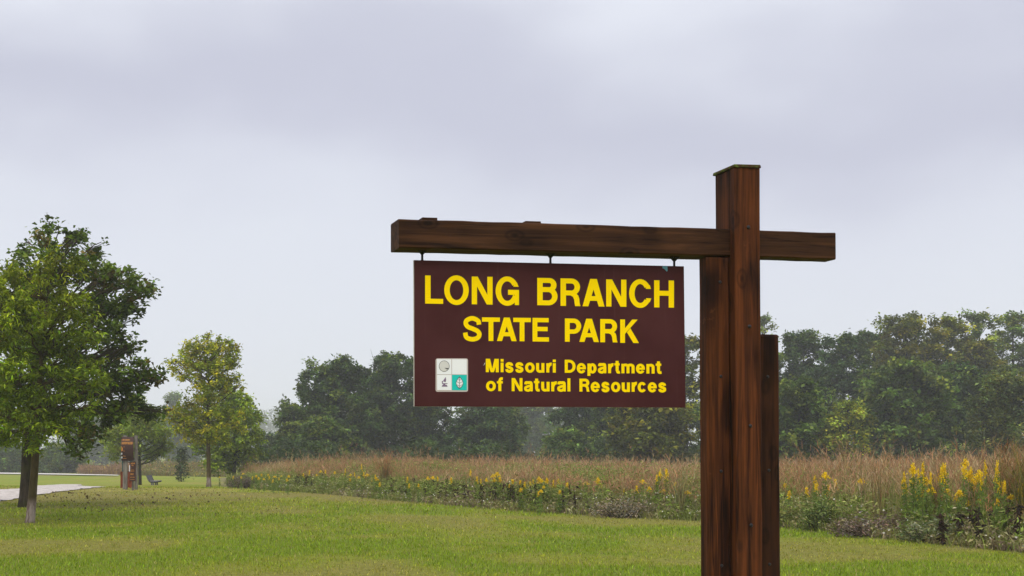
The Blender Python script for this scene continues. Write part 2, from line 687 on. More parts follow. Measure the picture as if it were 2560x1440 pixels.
def make_ground():
    xs = np.concatenate([[-1200, -700, -400, -250, -160, -100, -70, -50, -38, -30], np.arange(-25, 40, .45), [45, 55, 70, 100, 150, 250, 400, 700, 1200]])
    ys = np.concatenate([[-400, -150, -60, -25, -10, 0, 5, 8], np.arange(10, 64, .45), np.arange(65, 130, 2.0), [135, 145, 155, 170, 200, 250, 300, 400, 600, 900, 1300]])
    X, Y = np.meshgrid(xs, ys)
    x, y = X.ravel(), Y.ravel()
    V = np.stack([x, y, gz(x, y)], 1)
    w, h = len(xs), len(ys)
    i = (np.arange(h - 1)[:, None] * w + np.arange(w - 1)).ravel()
    Q = np.stack([i, i + 1, i + w + 1, i + w], 1)
    C = lawn_col(x, y) * np.where((y > 9) & (y < 50), .62, .80)[:, None]
    mead = inside(V[:, :2], POLY)
    C[mead] = np.array([.155, .135, .065])
    o = np_mesh('ground', V, Q, None, C, M_GROUND, None, True)
    tag(o, kind='structure')


make_ground()


def make_path():
    V, Q = [], []
    n, k = 60, 9
    tu = np.linspace(0, 1, len(pu))
    ts = np.linspace(0, 1, n)
    A = np.stack([np.interp(ts, tu, pu[:, i]) for i in (0, 1)], 1)
    B = np.stack([np.interp(ts, tu, pl[:, i]) for i in (0, 1)], 1)
    for j in range(k):
        f = j / (k - 1)
        P = A * (1 - f) + B * f
        P = P + (rng.normal(size=P.shape) * .10 if j in (0, k - 1) else 0)
        V.append(np.column_stack([P, gz(P[:, 0], P[:, 1]) + .03]))
    V = np.concatenate(V)
    for j in range(k - 1):
        for i in range(n - 1):
            Q.append((j * n + i, j * n + i + 1, (j + 1) * n + i + 1, (j + 1) * n + i))
    o = np_mesh('path', V, np.array(Q), None, None, M_GRAVEL, None, True)
    tag(o, kind='structure')
    # the distant road
    up = [(-300, 1179), (0, 1183.3), (150, 1186), (295, 1189.3)]
    lo = [(-300, 1182.5), (0, 1186.2), (150, 1188.6), (297, 1191)]
    a = np.array([tuple(ground_at(*p)) for p in up])
    b = np.array([tuple(ground_at(*p)) for p in lo])
    V, Q = [], []
    for p, q in zip(a, b):
        for f in np.linspace(0, 1, 6):
            xy = p[:2] * (1 - f) + q[:2] * f
            V.append((xy[0], xy[1], float(gz(xy[0], xy[1])) + .10))
    for i in range(len(a) - 1):
        for j in range(5):
            Q.append((i * 6 + j, i * 6 + j + 1, (i + 1) * 6 + j + 1, (i + 1) * 6 + j))
    o = np_mesh('road', np.array(V), np.array(Q), None, None, M_ROAD)
    tag(o, kind='structure')


make_path()

# ------------------------------------------------------------------ haze
def make_haze():
    b = MB().box(-1230, 1230, -430, 1330, -5.5, 36.0)
    m = bpy.data.materials.new('haze_air')
    m.use_nodes = True
    t = m.node_tree
    t.nodes.clear()
    out = N(t, 'ShaderNodeOutputMaterial')
    pv = N(t, 'ShaderNodeVolumePrincipled', inp={'Density': 0.00078, 'Anisotropy': 0.2})
    pv.inputs['Color'].default_value = (.93, .95, 1.0, 1)
    t.links.new(pv.outputs[0], out.inputs['Volume'])
    o = b.build('haze', m)
    tag(o, kind='stuff')


make_haze()

# ------------------------------------------------------------------ trees
def crown_leaves(lobes, leaf, dens, color, sub=.45, aspect=.5, droop=.1, up=.6, dv=.22, dh=.12, shell=.55, clump_dv=.22, tint=None, hole=0.0):
    """lobes [(x,y,z,r)], leaf size (m), dens = leaves per m2 of lobe surface"""
    acc = Acc()
    for lb in lobes:
        c, r = np.array(lb[:3]), lb[3]
        ns = max(3, int(2.2 * (r / sub) ** 2 + 2))
        d = unit(rng.normal(size=(ns, 3)))
        rad = r * (shell + (1 - shell) * rng.random(ns)) * np.where(rng.random(ns) < .12, 1.14, 1)
        sc_ = c + d * rad[:, None] * np.array([1, 1, .92])
        keep = rng.random(ns) > hole
        sc_ = sc_[keep]
        ns = len(sc_)
        if ns == 0:
            continue
        per = max(4, int(dens * 4 * math.pi * r * r / ns))
        idx = np.repeat(np.arange(ns), per)
        ss = sub * (.55 + .6 * rng.random(ns))
        P = sc_[idx] + rng.normal(size=(len(idx), 3)) * (ss[idx] * .5)[:, None] * np.array([1, 1, .75])
        cc = np.asarray(color, float)
        if tint is not None:
            cc = tint(sc_, cc)
        k = np.exp(rng.normal(size=(ns, 1)) * clump_dv)
        C = (np.broadcast_to(cc, (ns, 3)) * k)[idx]
        C = np.clip(C * np.exp(rng.normal(size=(len(idx), 1)) * dv) * (1 + rng.normal(size=(len(idx), 1)) * dh * np.array([[1, .2, -.5]])), .002, .9)
        sz = leaf * (.65 + .7 * rng.random(len(idx)))
        acc.leaves(P, sz, C, aspect=aspect, droop=droop, up=up)
    return acc


def limbs(mb, lobes, trunk_pts, r0, twig=.018, frac=1.0, n=6, lo=.35):
    T = [Vector(p) for p in trunk_pts]
    for lb in lobes:
        if random.random() > frac:
            continue
        c = Vector(lb[:3])
        # leave the trunk lower than the lobe
        best = None
        for i in range(len(T) - 1):
            for f in (0, .25, .5, .75):
                p = T[i].lerp(T[i + 1], f)
                if p.z > c.z - .35 * (c - p).xy.length or p.z < T[0].z + lo * (T[-1].z - T[0].z):
                    continue
                if best is None or p.z > best.z:
                    best = p
        if best is None:
            best = T[0].lerp(T[-1], max(lo, .4))
        m1 = best.lerp(c, .4) + Vector((random.uniform(-.1, .1), random.uniform(-.1, .1), -.06 * (c - best).length)) * 1.0
        m2 = best.lerp(c, .75) + Vector((random.uniform(-.12, .12), random.uniform(-.12, .12), random.uniform(-.05, .1)))
        L = (c - best).length
        r = max(twig * 1.2, min(r0 * .34, .010 * L + twig))
        mb.tube([best, m1, m2, c], [r, r * .7, r * .5, twig * .5], n, False)
        for _ in range(3):
            e = c + Vector(rng.normal(size=3)) * lb[3] * .55
            mb.tube([m2, m2.lerp(e, .5) + Vector((0, 0, .05)), e], [r * .42, r * .3, twig * .3], 4, False)


def px_lobes(lst, D, base, R0, cx, copies=2, squeeze=1.0):
    out = []
    for (x, y, r) in lst:
        q = math.sqrt(max(0.05, 1 - min(1, abs((x - cx) / R0)) ** 2))
        rw = r / F * D
        for k in range(copies):
            off = random.uniform(-1, 1) * q * (R0 / F * D) * .75 * squeeze
            p = at(x + random.uniform(-5, 5), y + random.uniform(-5, 5), D + off) - base
            out.append((p.x, p.y, p.z, rw * random.uniform(.85, 1.05)))
    return out


def put_tree(name, label, base, lobes, trunk, radii, bark, leaf_kw, frac=1.0, twig=.018, group=None, lo=.35, seg=10):
    e = empty(name, base, 0, label, 'tree', group)
    mb = MB().tube(trunk, radii, seg)
    # root flare
    limbs(mb, lobes, trunk, radii[0], twig, frac, 5, lo)
    mb.build('trunk', bark, e, True)
    crown_leaves(lobes, **leaf_kw).build('crown', M_LEAF, e)
    return e


# the oak behind and the young ash in front, at the left
def big_left_trees():
    ob = ground_at(62, 1268)
    D = ob.y
    L = [(120, 578, 24), (108, 622, 36), (58, 628, 24), (66, 670, 34), (185, 605, 34), (205, 590, 22), (240, 628, 24), (232, 668, 42), (165, 670, 55),
         (262, 705, 40), (285, 686, 18), (312, 700, 26), (342, 702, 14), (352, 728, 26), (378, 716, 13), (330, 760, 34), (295, 775, 38), (225, 760, 60),
         (345, 772, 16), (250, 830, 45), (290, 828, 28), (318, 866, 20), (342, 862, 15), (285, 880, 30), (300, 925, 40), (345, 925, 26), (372, 940, 22), (400, 936, 14),
         (330, 975, 38), (290, 985, 42), (340, 1026, 26), (375, 1033, 20), (400, 1028, 12), (300, 1035, 30), (262, 1030, 45), (215, 940, 70), (205, 1070, 38),
         (215, 1112, 20), (185, 1120, 22), (245, 1086, 20), (100, 750, 75), (60, 850, 90), (130, 900, 90), (30, 720, 60), (-20, 800, 80), (-30, 950, 90),
         (60, 1000, 80), (130, 1040, 60), (20, 1060, 50), (-90, 880, 80), (-60, 1000, 70), (-140, 960, 60), (-110, 780, 60)]
    lob = px_lobes(L, D, ob, 300, 100, 2)
    S = [(120, 556, 10), (148, 565, 10), (205, 578, 10), (256, 606, 9), (232, 642, 12), (276, 655, 10), (300, 674, 8), (318, 680, 9), (338, 690, 8), (374, 716, 10), (384, 718, 6),
         (352, 772, 9), (330, 800, 13), (300, 812, 12), (353, 854, 8), (340, 872, 9), (408, 934, 7), (396, 944, 9), (380, 924, 8), (345, 950, 12), (352, 1042, 8), (225, 1134, 10), (205, 1138, 8),
         (60, 610, 9), (48, 640, 10), (92, 585, 9), (170, 590, 10), (262, 680, 10), (365, 738, 9), (330, 842, 10), (300, 870, 10), (412, 1030, 7), (390, 1042, 8)]
    lob += px_lobes(S, D, ob, 300, 100, 1, .35)
    def tint(P, c):
        f = (rng.random(len(P)) < .12)[:, None]
        return np.where(f, np.array([.095, .075, .020]), c)
    tr = [at(62, 1270, D) - ob - Vector((0, 0, .1)), at(63, 1240, D) - ob, at(66, 1180, D) - ob, at(70, 1060, D) - ob, at(88, 900, D) - ob, at(110, 720, D) - ob, at(122, 590, D) - ob]
    put_tree('oak_tree', 'dark green oak with ragged spreading crown behind the young bright green tree', ob, lob, tr,
             [.22, .17, .15, .14, .11, .07, .02], M_BARK,
             dict(leaf=.15, dens=92, color=(.084, .122, .016), sub=.21, aspect=.62, droop=.05, up=.9, dv=.30, clump_dv=.34, tint=tint, hole=.30, shell=.55), twig=.016)
    ab = ground_at(76, 1307)
    D = ab.y
    A = [(132, 640, 26), (100, 668, 34), (168, 672, 30), (60, 690, 40), (12, 690, 36), (-30, 740, 60), (110, 735, 60), (185, 735, 36), (50, 785, 60), (150, 800, 55),
         (212, 790, 28), (10, 850, 60), (90, 870, 70), (180, 870, 50), (228, 850, 26), (240, 905, 30), (212, 950, 42), (262, 955, 24), (130, 950, 70), (40, 950, 70),
         (-30, 930, 60), (195, 1010, 40), (235, 1010, 22), (140, 1030, 55), (70, 1040, 60), (0, 1030, 60), (-50, 1030, 50), (120, 1085, 36), (60, 1092, 36),
         (168, 1075, 28), (10, 1090, 30), (95, 1112, 24), (-80, 860, 60), (-90, 980, 50)]
    lob = px_lobes(A, D, ab, 250, 80, 2)
    top = 7.2
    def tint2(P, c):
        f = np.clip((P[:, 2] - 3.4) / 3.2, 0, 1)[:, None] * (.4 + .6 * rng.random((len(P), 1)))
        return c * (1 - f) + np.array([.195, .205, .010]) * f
    tr = [at(72, 1312, D) - ab - Vector((0, 0, .12)), at(76, 1296, D) - ab, at(82, 1230, D) - ab, at(90, 1120, D) - ab, at(96, 1000, D) - ab, at(108, 850, D) - ab, at(128, 650, D) - ab]
    put_tree('ash_tree', 'young bright green tree with slender leaning pale footed trunk in front of the oak', ab, lob, tr,
             [.150, .108, .095, .085, .07, .045, .012], M_BARK_ASH,
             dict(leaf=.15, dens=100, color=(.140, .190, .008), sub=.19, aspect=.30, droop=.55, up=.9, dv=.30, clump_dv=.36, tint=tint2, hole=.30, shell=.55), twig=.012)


big_left_trees()


def mid_trees():
    # slim yellowing tree right of the bench
    b = ground_at(522, 1219)
    D = b.y
    L = [(470, 858, 9), (462, 872, 8), (492, 850, 8), (515, 842, 8), (524, 836, 5), (548, 848, 8), (575, 852, 8), (586, 872, 8), (432, 905, 7), (592, 888, 8), (515, 868, 26), (540, 860, 20), (487, 872, 22), (570, 872, 22), (465, 890, 18), (585, 905, 20), (520, 905, 38), (560, 915, 30), (485, 920, 32),
         (455, 940, 16), (432, 925, 11), (425, 905, 8), (590, 945, 15), (600, 965, 9), (530, 955, 42), (500, 975, 34), (560, 960, 26), (525, 1005, 34),
         (470, 1020, 26), (440, 1035, 22), (455, 1065, 24), (490, 1050, 32), (530, 1050, 34), (565, 1040, 28), (590, 1060, 20), (520, 1085, 32), (480, 1088, 20), (560, 1085, 22), (430, 1050, 10), (600, 1035, 16)]
    lob = px_lobes(L, D, b, 100, 515, 2)
    def tint(P, c):
        f = (rng.random((len(P), 1)) < np.where(P[:, :1] < -.3, .55, .32))
        y = np.where(f, np.array([.34, .32, .012]), c)
        o = (rng.random((len(P), 1)) < .025)
        return np.where(o, np.array([.30, .26, .015]), y)
    tr = [at(522, 1221, D) - b - Vector((0, 0, .1)), at(522, 1200, D) - b, at(521, 1120, D) - b, at(520, 1040, D) - b, at(522, 950, D) - b, at(516, 862, D) - b]
    put_tree('yellowing_tree', 'slim young tree with yellow green leaves standing at the left end of the meadow', b, lob, tr,
             [.16, .115, .10, .08, .05, .012], M_BARK_ASH,
             dict(leaf=.18, dens=74, hole=.14, color=(.195, .240, .008), sub=.26, aspect=.42, droop=.35, up=.4, dv=.28, clump_dv=.25, tint=tint), twig=.014)
    # round tree right behind it
    b = ground_at(585, 1206)
    b = Vector(((585 - CX) / F * 78, 78, float(gz((585 - CX) / F * 78, 78))))
    D = b.y
    L = [(570, 985, 22), (600, 1000, 24), (550, 1010, 26), (620, 1020, 22), (585, 1030, 36), (635, 1045, 18), (545, 1050, 34), (610, 1065, 36), (640, 1080, 16), (580, 1090, 40),
         (625, 1105, 28), (540, 1095, 32), (512, 1075, 20), (505, 1120, 24), (550, 1135, 30), (600, 1135, 34), (640, 1135, 18), (575, 1160, 26), (530, 1155, 24), (622, 1160, 22)]
    lob = px_lobes(L, D, b, 85, 580, 2)
    put_tree('round_tree', 'low broad bright green tree behind the slim yellowing tree', b, lob,
             [(0, 0, -.2), (0, 0, .5), (.05, 0, 1.6), (0, 0, 3), (0, 0, 4.6)], [.16, .13, .1, .07, .02], M_BARK_DARK,
             dict(leaf=.24, dens=54, color=(.175, .235, .012), sub=.34, aspect=.5, droop=.3, up=.5, dv=.24, clump_dv=.3), twig=.02)
    # tree behind the trailhead sign
    b = ground_at(350, 1212)
    D = b.y
    L = [(345, 1010, 22), (330, 1030, 26), (365, 1035, 24), (300, 1050, 24), (395, 1050, 22), (340, 1060, 34), (380, 1075, 30), (285, 1080, 24), (310, 1085, 30), (412, 1085, 20),
         (265, 1100, 16), (350, 1100, 36), (400, 1110, 24), (290, 1115, 24), (425, 1115, 12), (320, 1128, 24), (375, 1130, 26), (280, 1135, 14), (405, 1130, 14), (330, 1000, 12), (300, 1010, 14)]
    lob = px_lobes(L, D, b, 95, 345, 2)
    def tint3(P, c):
        return np.where(rng.random((len(P), 1)) < .4, np.array([.20, .235, .035]), c)
    put_tree('kiosk_tree', 'pale green round crowned young tree with thin dark trunk behind the trailhead sign', b, lob,
             [(0, 0, -.2), (0, 0, .3), (-.02, 0, 1.2), (-.05, 0, 2.2), (-.1, 0, 3.7)], [.12, .105, .09, .07, .02], M_BARK_DARK,
             dict(leaf=.22, dens=50, color=(.205, .265, .024), sub=.30, aspect=.42, droop=.5, up=.5, dv=.22, clump_dv=.25, tint=tint3), twig=.014)


mid_trees()


def bg_tree(name, label, px, top, hw, D, color, base_frac=.08, leaf=.30, dens=40, group=None, slim=1.0, trunk_px=None, hole=.05, seed=None, cat='tree', skirt=True, sub=.5, nl=32):
    """a tree at depth D whose crown reaches row `top` and is 2*hw photo pixels wide"""
    if seed is not None:
        random.seed(seed)
    X = (px - CX) / F * D
    b = Vector((X, D, float(gz(X, D))))
    H = at(px, top, D).z - b.z
    W = 1.12 * hw / F * D
    lob = []
    n = nl
    for i in range(n):
        f = (i + .5) / n                                  # height fraction within the crown
        z = H * (base_frac + (1 - base_frac) * f)
        # crown outline: widest at the lower third, blunt uneven top
        prof = (max(.10, 1 - ((f - .30) / .74) ** 2.6) ** .5 if f > .30 else (.86 + .14 * f / .3 if skirt else .6 + .4 * f / .3))
        prof *= random.uniform(.80, 1.10)
        rr = W * random.uniform(.24, .38) * (1.0 if f < .85 else .8)
        a = i * 2.399 + random.uniform(-.5, .5)
        q = max(0, W * prof - rr * .85) * random.uniform(.72, 1.0)
        lob.append((q * math.cos(a), q * math.sin(a), min(z, H - rr * .8), rr))
    for i in range(5):                                    # ragged leading shoots
        a = random.uniform(0, 6.28)
        q = W * random.uniform(.05, .5)
        rr = W * random.uniform(.12, .20)
        lob.append((q * math.cos(a), q * math.sin(a), H - rr * random.uniform(.2, 2.2), rr))
    lob.append((0, 0, H * .45, W * .5))
    lob.append((0, 0, H * .65, W * .42))
    e = empty(name, b, 0, label, cat, group)
    mb = MB()
    tr = [Vector((0, 0, -.3)), Vector((random.uniform(-.1, .1), 0, H * .25)), Vector((random.uniform(-.2, .2), random.uniform(-.2, .2), H * .6)), Vector((0, 0, H * .95))]
    r0 = max(.05, H * .016)
    mb.tube(tr, [r0 * 1.3, r0, r0 * .6, r0 * .15], 7)
    limbs(mb, lob, tr, r0, .03, .6, 4, .2)
    mb.build('trunk', M_BARK_DARK, e, True)
    def tint(P, c):
        f = np.where(rng.random((len(P), 1)) < .28, 1, 0)
        return c * (1 - f) + c * np.array([1.75, 1.38, .9]) * f
    if D > 150:
        leaf, dens, sub = leaf * D / 130, dens * (130 / D) ** 2, sub * D / 130
    crown_leaves(lob, leaf=leaf, dens=dens, color=color, sub=sub, aspect=.62, droop=.1, up=1.0, dv=.28, clump_dv=.42, tint=tint, hole=hole).build('crown', M_LEAF, e)
    return e


G_DARK = (.046, .080, .016)
G_MID = (.068, .110, .019)
G_OLIVE = (.100, .116, .015)
G_LIGHT = (.100, .145, .026)
G_BLUE = (.044, .080, .022)
G_YEL = (.165, .200, .022)
WOOD = 'trees along the far edge of the meadow'
TREES = [
    # name, label, px, top, hw, D, colour, kwargs
    ('spreading_tree', 'broad dark tree whose crown breaks into tufts, left of the hanging sign', 985, 888, 105, 112, G_DARK, {}),
    ('spreading_tree', 'large dark tree rising in knobs at the left end of the wood', 825, 905, 112, 108, G_DARK, {}),
    ('shrubby_tree', 'low olive tree sloping down at the left end of the wood', 738, 1015, 58, 106, G_MID, {}),
    ('shrubby_tree', 'low leafy bush tree in front of the knobbed dark tree', 805, 1048, 72, 98, G_MID, {}),
    ('dark_tree', 'dark tree with light showing through, below the left half of the hanging sign', 1075, 990, 80, 114, G_DARK, {'hole': .3}),
    ('dark_tree', 'dense dark green tree below the emblem side of the hanging sign', 1205, 985, 92, 110, G_BLUE, {}),
    ('hazy_tree', 'pale hazy tree in the gap of the wood under the middle of the sign', 1325, 975, 74, 210, G_MID, {}),
    ('dark_tree', 'dark tree right of the hazy gap, below the middle of the sign', 1465, 950, 88, 116, G_DARK, {}),
    ('shrubby_tree', 'round olive bush standing forward right of the hazy gap', 1416, 1073, 62, 96, G_MID, {}),
    ('broad_tree', 'yellowish green broad tree below the right end of the hanging sign', 1625, 970, 110, 88, G_OLIVE, {'dens': 44}),
    ('tall_tree', 'yellowish tall tree top filling the gap between panel and post', 1716, 845, 62, 104, G_OLIVE, {}),
    ('tall_tree', 'distant pale tree top just right of the main post', 1908, 792, 40, 140, G_LIGHT, {}),
    ('dark_tree', 'tree mostly hidden behind the timber posts of the sign', 1830, 930, 90, 100, G_MID, {}),
    ('dark_tree', 'tall dark tree rising behind the short right timber of the sign', 2010, 832, 92, 112, G_DARK, {}),
    ('dark_tree', 'dark blue green tree with a lone shoot above its flat top', 2110, 838, 85, 108, G_BLUE, {}),
    ('shrubby_tree', 'dark full tree directly right of the post, reaching down to the grass', 1998, 955, 92, 84, G_MID, {}),
    ('yellow_tree', 'small bright yellow green tree against the dark wood', 2118, 1000, 64, 82, G_YEL, {'hole': .25, 'dens': 22, 'leaf': .2, 'skirt': False, 'base_frac': .3, 'sub': .4}),
    ('dark_tree', 'dark tree filling the skyline dip left of the domed tallest tree', 2185, 832, 70, 118, G_DARK, {}),
    ('dark_tree', 'dark round tree between the yellow green tree and the conical one', 2188, 930, 62, 100, G_MID, {}),
    ('dark_tree', 'dark tree between the two knobbed crowns at the left end of the wood', 905, 925, 75, 116, G_DARK, {}),
    ('dark_tree', 'dark tree under the sign between the emblem and the hazy gap', 1265, 1000, 55, 118, G_MID, {}),
    ('dark_tree', 'olive tree under the right half of the sign, between two darker crowns', 1545, 965, 75, 104, G_MID, {}),
    ('broad_tree', 'tallest olive tree with the broad domed top, right of the post', 2262, 790, 105, 110, G_OLIVE, {}),
    ('broad_tree', 'olive tree whose crown joins the right side of the domed tallest tree', 2370, 795, 82, 112, G_OLIVE, {}),
    ('tall_tree', 'lighter green tree with an upright tuft on the skyline near the right border', 2452, 783, 60, 126, G_LIGHT, {'hole': .15}),
    ('tall_tree', 'light green skyline tree at the right border of the photo', 2535, 788, 70, 122, G_LIGHT, {'hole': .15}),
    ('tall_tree', 'light skyline tree beyond the right border of the photo', 2640, 800, 70, 120, G_LIGHT, {}),
    ('dark_tree', 'conical dark green tree in front of the domed tallest tree', 2268, 905, 112, 90, G_MID, {'dens': 44}),
    ('dark_tree', 'dark tree between the conical one and the feathery light one', 2398, 915, 78, 94, G_BLUE, {}),
    ('broad_tree', 'light feathery green tree nearest the right border, above the goldenrod', 2520, 925, 118, 76, (.078, .105, .030), {'leaf': .2, 'dens': 40}),
    ('broad_tree', 'olive tree in the middle of the wood below the skyline tuft', 2440, 855, 88, 108, G_OLIVE, {}),
    ('dark_tree', 'narrow conifer like tree behind the bench', 454, 1122, 17, 96, (.045, .066, .026), {'leaf': .2, 'dens': 40, 'sub': .3}),
    ('shrubby_tree', 'dark rounded tree at the far left border across the road', 25, 1112, 85, 168, G_MID, {}),
    ('shrubby_tree', 'dark broad bush across the road right of the oak trunk', 152, 1113, 62, 160, G_MID, {}),
    ('hazy_tree', 'hazy tall tree above the crown of the tree behind the trailhead sign', 432, 985, 40, 300, G_MID, {}),
    ('hazy_tree', 'hazy tree between the trailhead sign tree and the slim yellowing tree', 465, 1030, 48, 260, G_DARK, {}),
    ('hazy_tree', 'hazy tree just left of the hazy tall one, near the oak branches', 372, 1018, 40, 330, G_MID, {}),
    ('hazy_tree', 'pale hazy tree far behind the oak branches, left one of three', 212, 1040, 52, 300, G_MID, {}),
    ('hazy_tree', 'pale hazy tree far behind the oak branches, middle one of three', 278, 1048, 52, 310, G_DARK, {}),
    ('hazy_tree', 'pale hazy tree right behind the trailhead sign post tops', 335, 1035, 50, 290, G_MID, {}),
    ('shrubby_tree', 'small dark tree standing alone before the pale far wood', 672, 1085, 26, 125, G_BLUE, {'sub': .4}),
]
_s = 100
for nm, lb, px, top, hw, D, colr, kw in TREES:
    _s += 1
    bg_tree(nm, lb, px, top, hw, D, colr, seed=_s, group=WOOD if 700 < px else None, **kw)


def undergrowth():
    acc = Acc()
    lob = []
    for px in range(640, 2760, 9):
        D = random.uniform(84, 118)
        if 1290 < px < 1385:
            D = random.uniform(120, 140)
        X = (px - CX) / F * D
        r = random.uniform(.6, 1.25)
        lob.append((X, D, float(gz(X, D)) + random.uniform(.4, 2.3), r))
    a = crown_leaves(lob, .26, 30, (.045, .072, .020), sub=.4, aspect=.6, dv=.28, clump_dv=.3)
    tag(a.build('undergrowth', M_LEAF), kind='stuff')
    # pale wood far away, thin trunks with sky between them
    lob, mb = [], MB()
    for i in range(260):
        px = random.uniform(150, 1000) if i < 190 else random.uniform(1000, 2700)
        D = random.uniform(700, 850)
        X = (px - CX) / F * D
        z0 = float(gz(X, D))
        ht = (at(px, random.uniform(1018, 1050), D).z - z0)
        mb.tube([(X, D, z0 - .5), (X + random.uniform(-.4, .4), D, z0 + ht * .5), (X, D, z0 + ht * .95)], [.55, .4, .1], 5, False)
        for k in range(7):
            f = random.uniform(.08, 1) ** .7
            lob.append((X + random.gauss(0, 3.6), D + random.gauss(0, 3), z0 + ht * f, random.uniform(1.6, 3.8)))
    a = crown_leaves(lob, 1.1, .55, (.05, .07, .03), sub=1.6, aspect=.7, hole=.25)
    V, Q = np.array(mb.v), np.array(mb.f)
    a.add(V, Q, None, np.tile([[.05, .045, .04]], (len(V), 1)))
    tag(a.build('far_woods', M_LEAF), kind='stuff')


undergrowth()

# ------------------------------------------------------------------ lawn grass
def lawn():
    acc = Acc()
    def zone(y0, y1, dens, h, w, thin=1.0):
        x0, x1 = -.25 * y1 - 2, .66 * y1 + 2
        n = int((x1 - x0) * (y1 - y0) * dens)
        P = np.stack([x0 + rng.random(n) * (x1 - x0), y0 + rng.random(n) * (y1 - y0)], 1)
        k = (P[:, 0] > -.25 * P[:, 1] - 1.5) & (P[:, 0] < .62 * P[:, 1] + 1.5)
        P = P[k]
        k = ~inside(P, POLY) | (dist_edge(P) < .25)
        P = P[k]
        P = P[~inside(P, PATH_POLY)]
        l = lush(P[:, 0], P[:, 1])
        tuft = vnoise(P[:, 0], P[:, 1], .35, 3)
        keep = rng.random(len(P)) < np.clip(.35 + .8 * l + .5 * (tuft - .5), .2, 1)
        P, l, tuft = P[keep], l[keep], tuft[keep]
        n = len(P)
        hh = h * (.5 + .45 * l + .5 * tuft) * (.65 + .7 * rng.random(n))
        C = lawn_col(P[:, 0], P[:, 1])
        C = C * np.exp(rng.normal(size=(n, 1)) * .24) * (1 + rng.normal(size=(n, 1)) * .10 * np.array([[1, .15, -.4]]))
        dry = rng.random((n, 1)) < (.16 - .10 * l)[:, None]
        C = np.where(dry, np.array([.30, .25, .10]) * np.exp(rng.normal(size=(n, 1)) * .2), C)
        P3 = np.column_stack([P, gz(P[:, 0], P[:, 1]) - .005])
        acc.blades(P3, hh, np.full(n, w) * (.7 + .6 * rng.random(n)), rng.normal(size=(n, 2)) * (hh * .42)[:, None], np.clip(C, .004, .9))
    zone(11, 16, 620, .043, .0085)
    zone(16, 22, 430, .045, .011)
    zone(22, 30, 200, .050, .016)
    zone(30, 42, 84, .062, .024)
    zone(42, 66, 32, .065, .036)
    tag(acc.build('lawn_grass', M_GRASS), kind='stuff')
    # dark fallen leaves and clods under the oak
    n = 330
    a = Acc()
    px = rng.uniform(60, 760, n)
    py = 1233 + np.abs(rng.normal(size=n)) * 26
    P = np.array([tuple(ground_at(x, y)) for x, y in zip(px, py) if y < 1310])
    P = P[~inside(P[:, :2], POLY) & ~inside(P[:, :2], PATH_POLY)]
    k = vnoise(P[:, 0], P[:, 1], 1.3, 44) > .48
    P = P[k]
    P[:, 2] += .045
    a.leaves(P, .04 + .09 * rng.random(len(P)), jitter((.085, .058, .026), len(P), .3), aspect=.8, up=.8, fold=.25)
    tag(a.build('fallen_leaves', M_DRY), kind='stuff')


lawn()

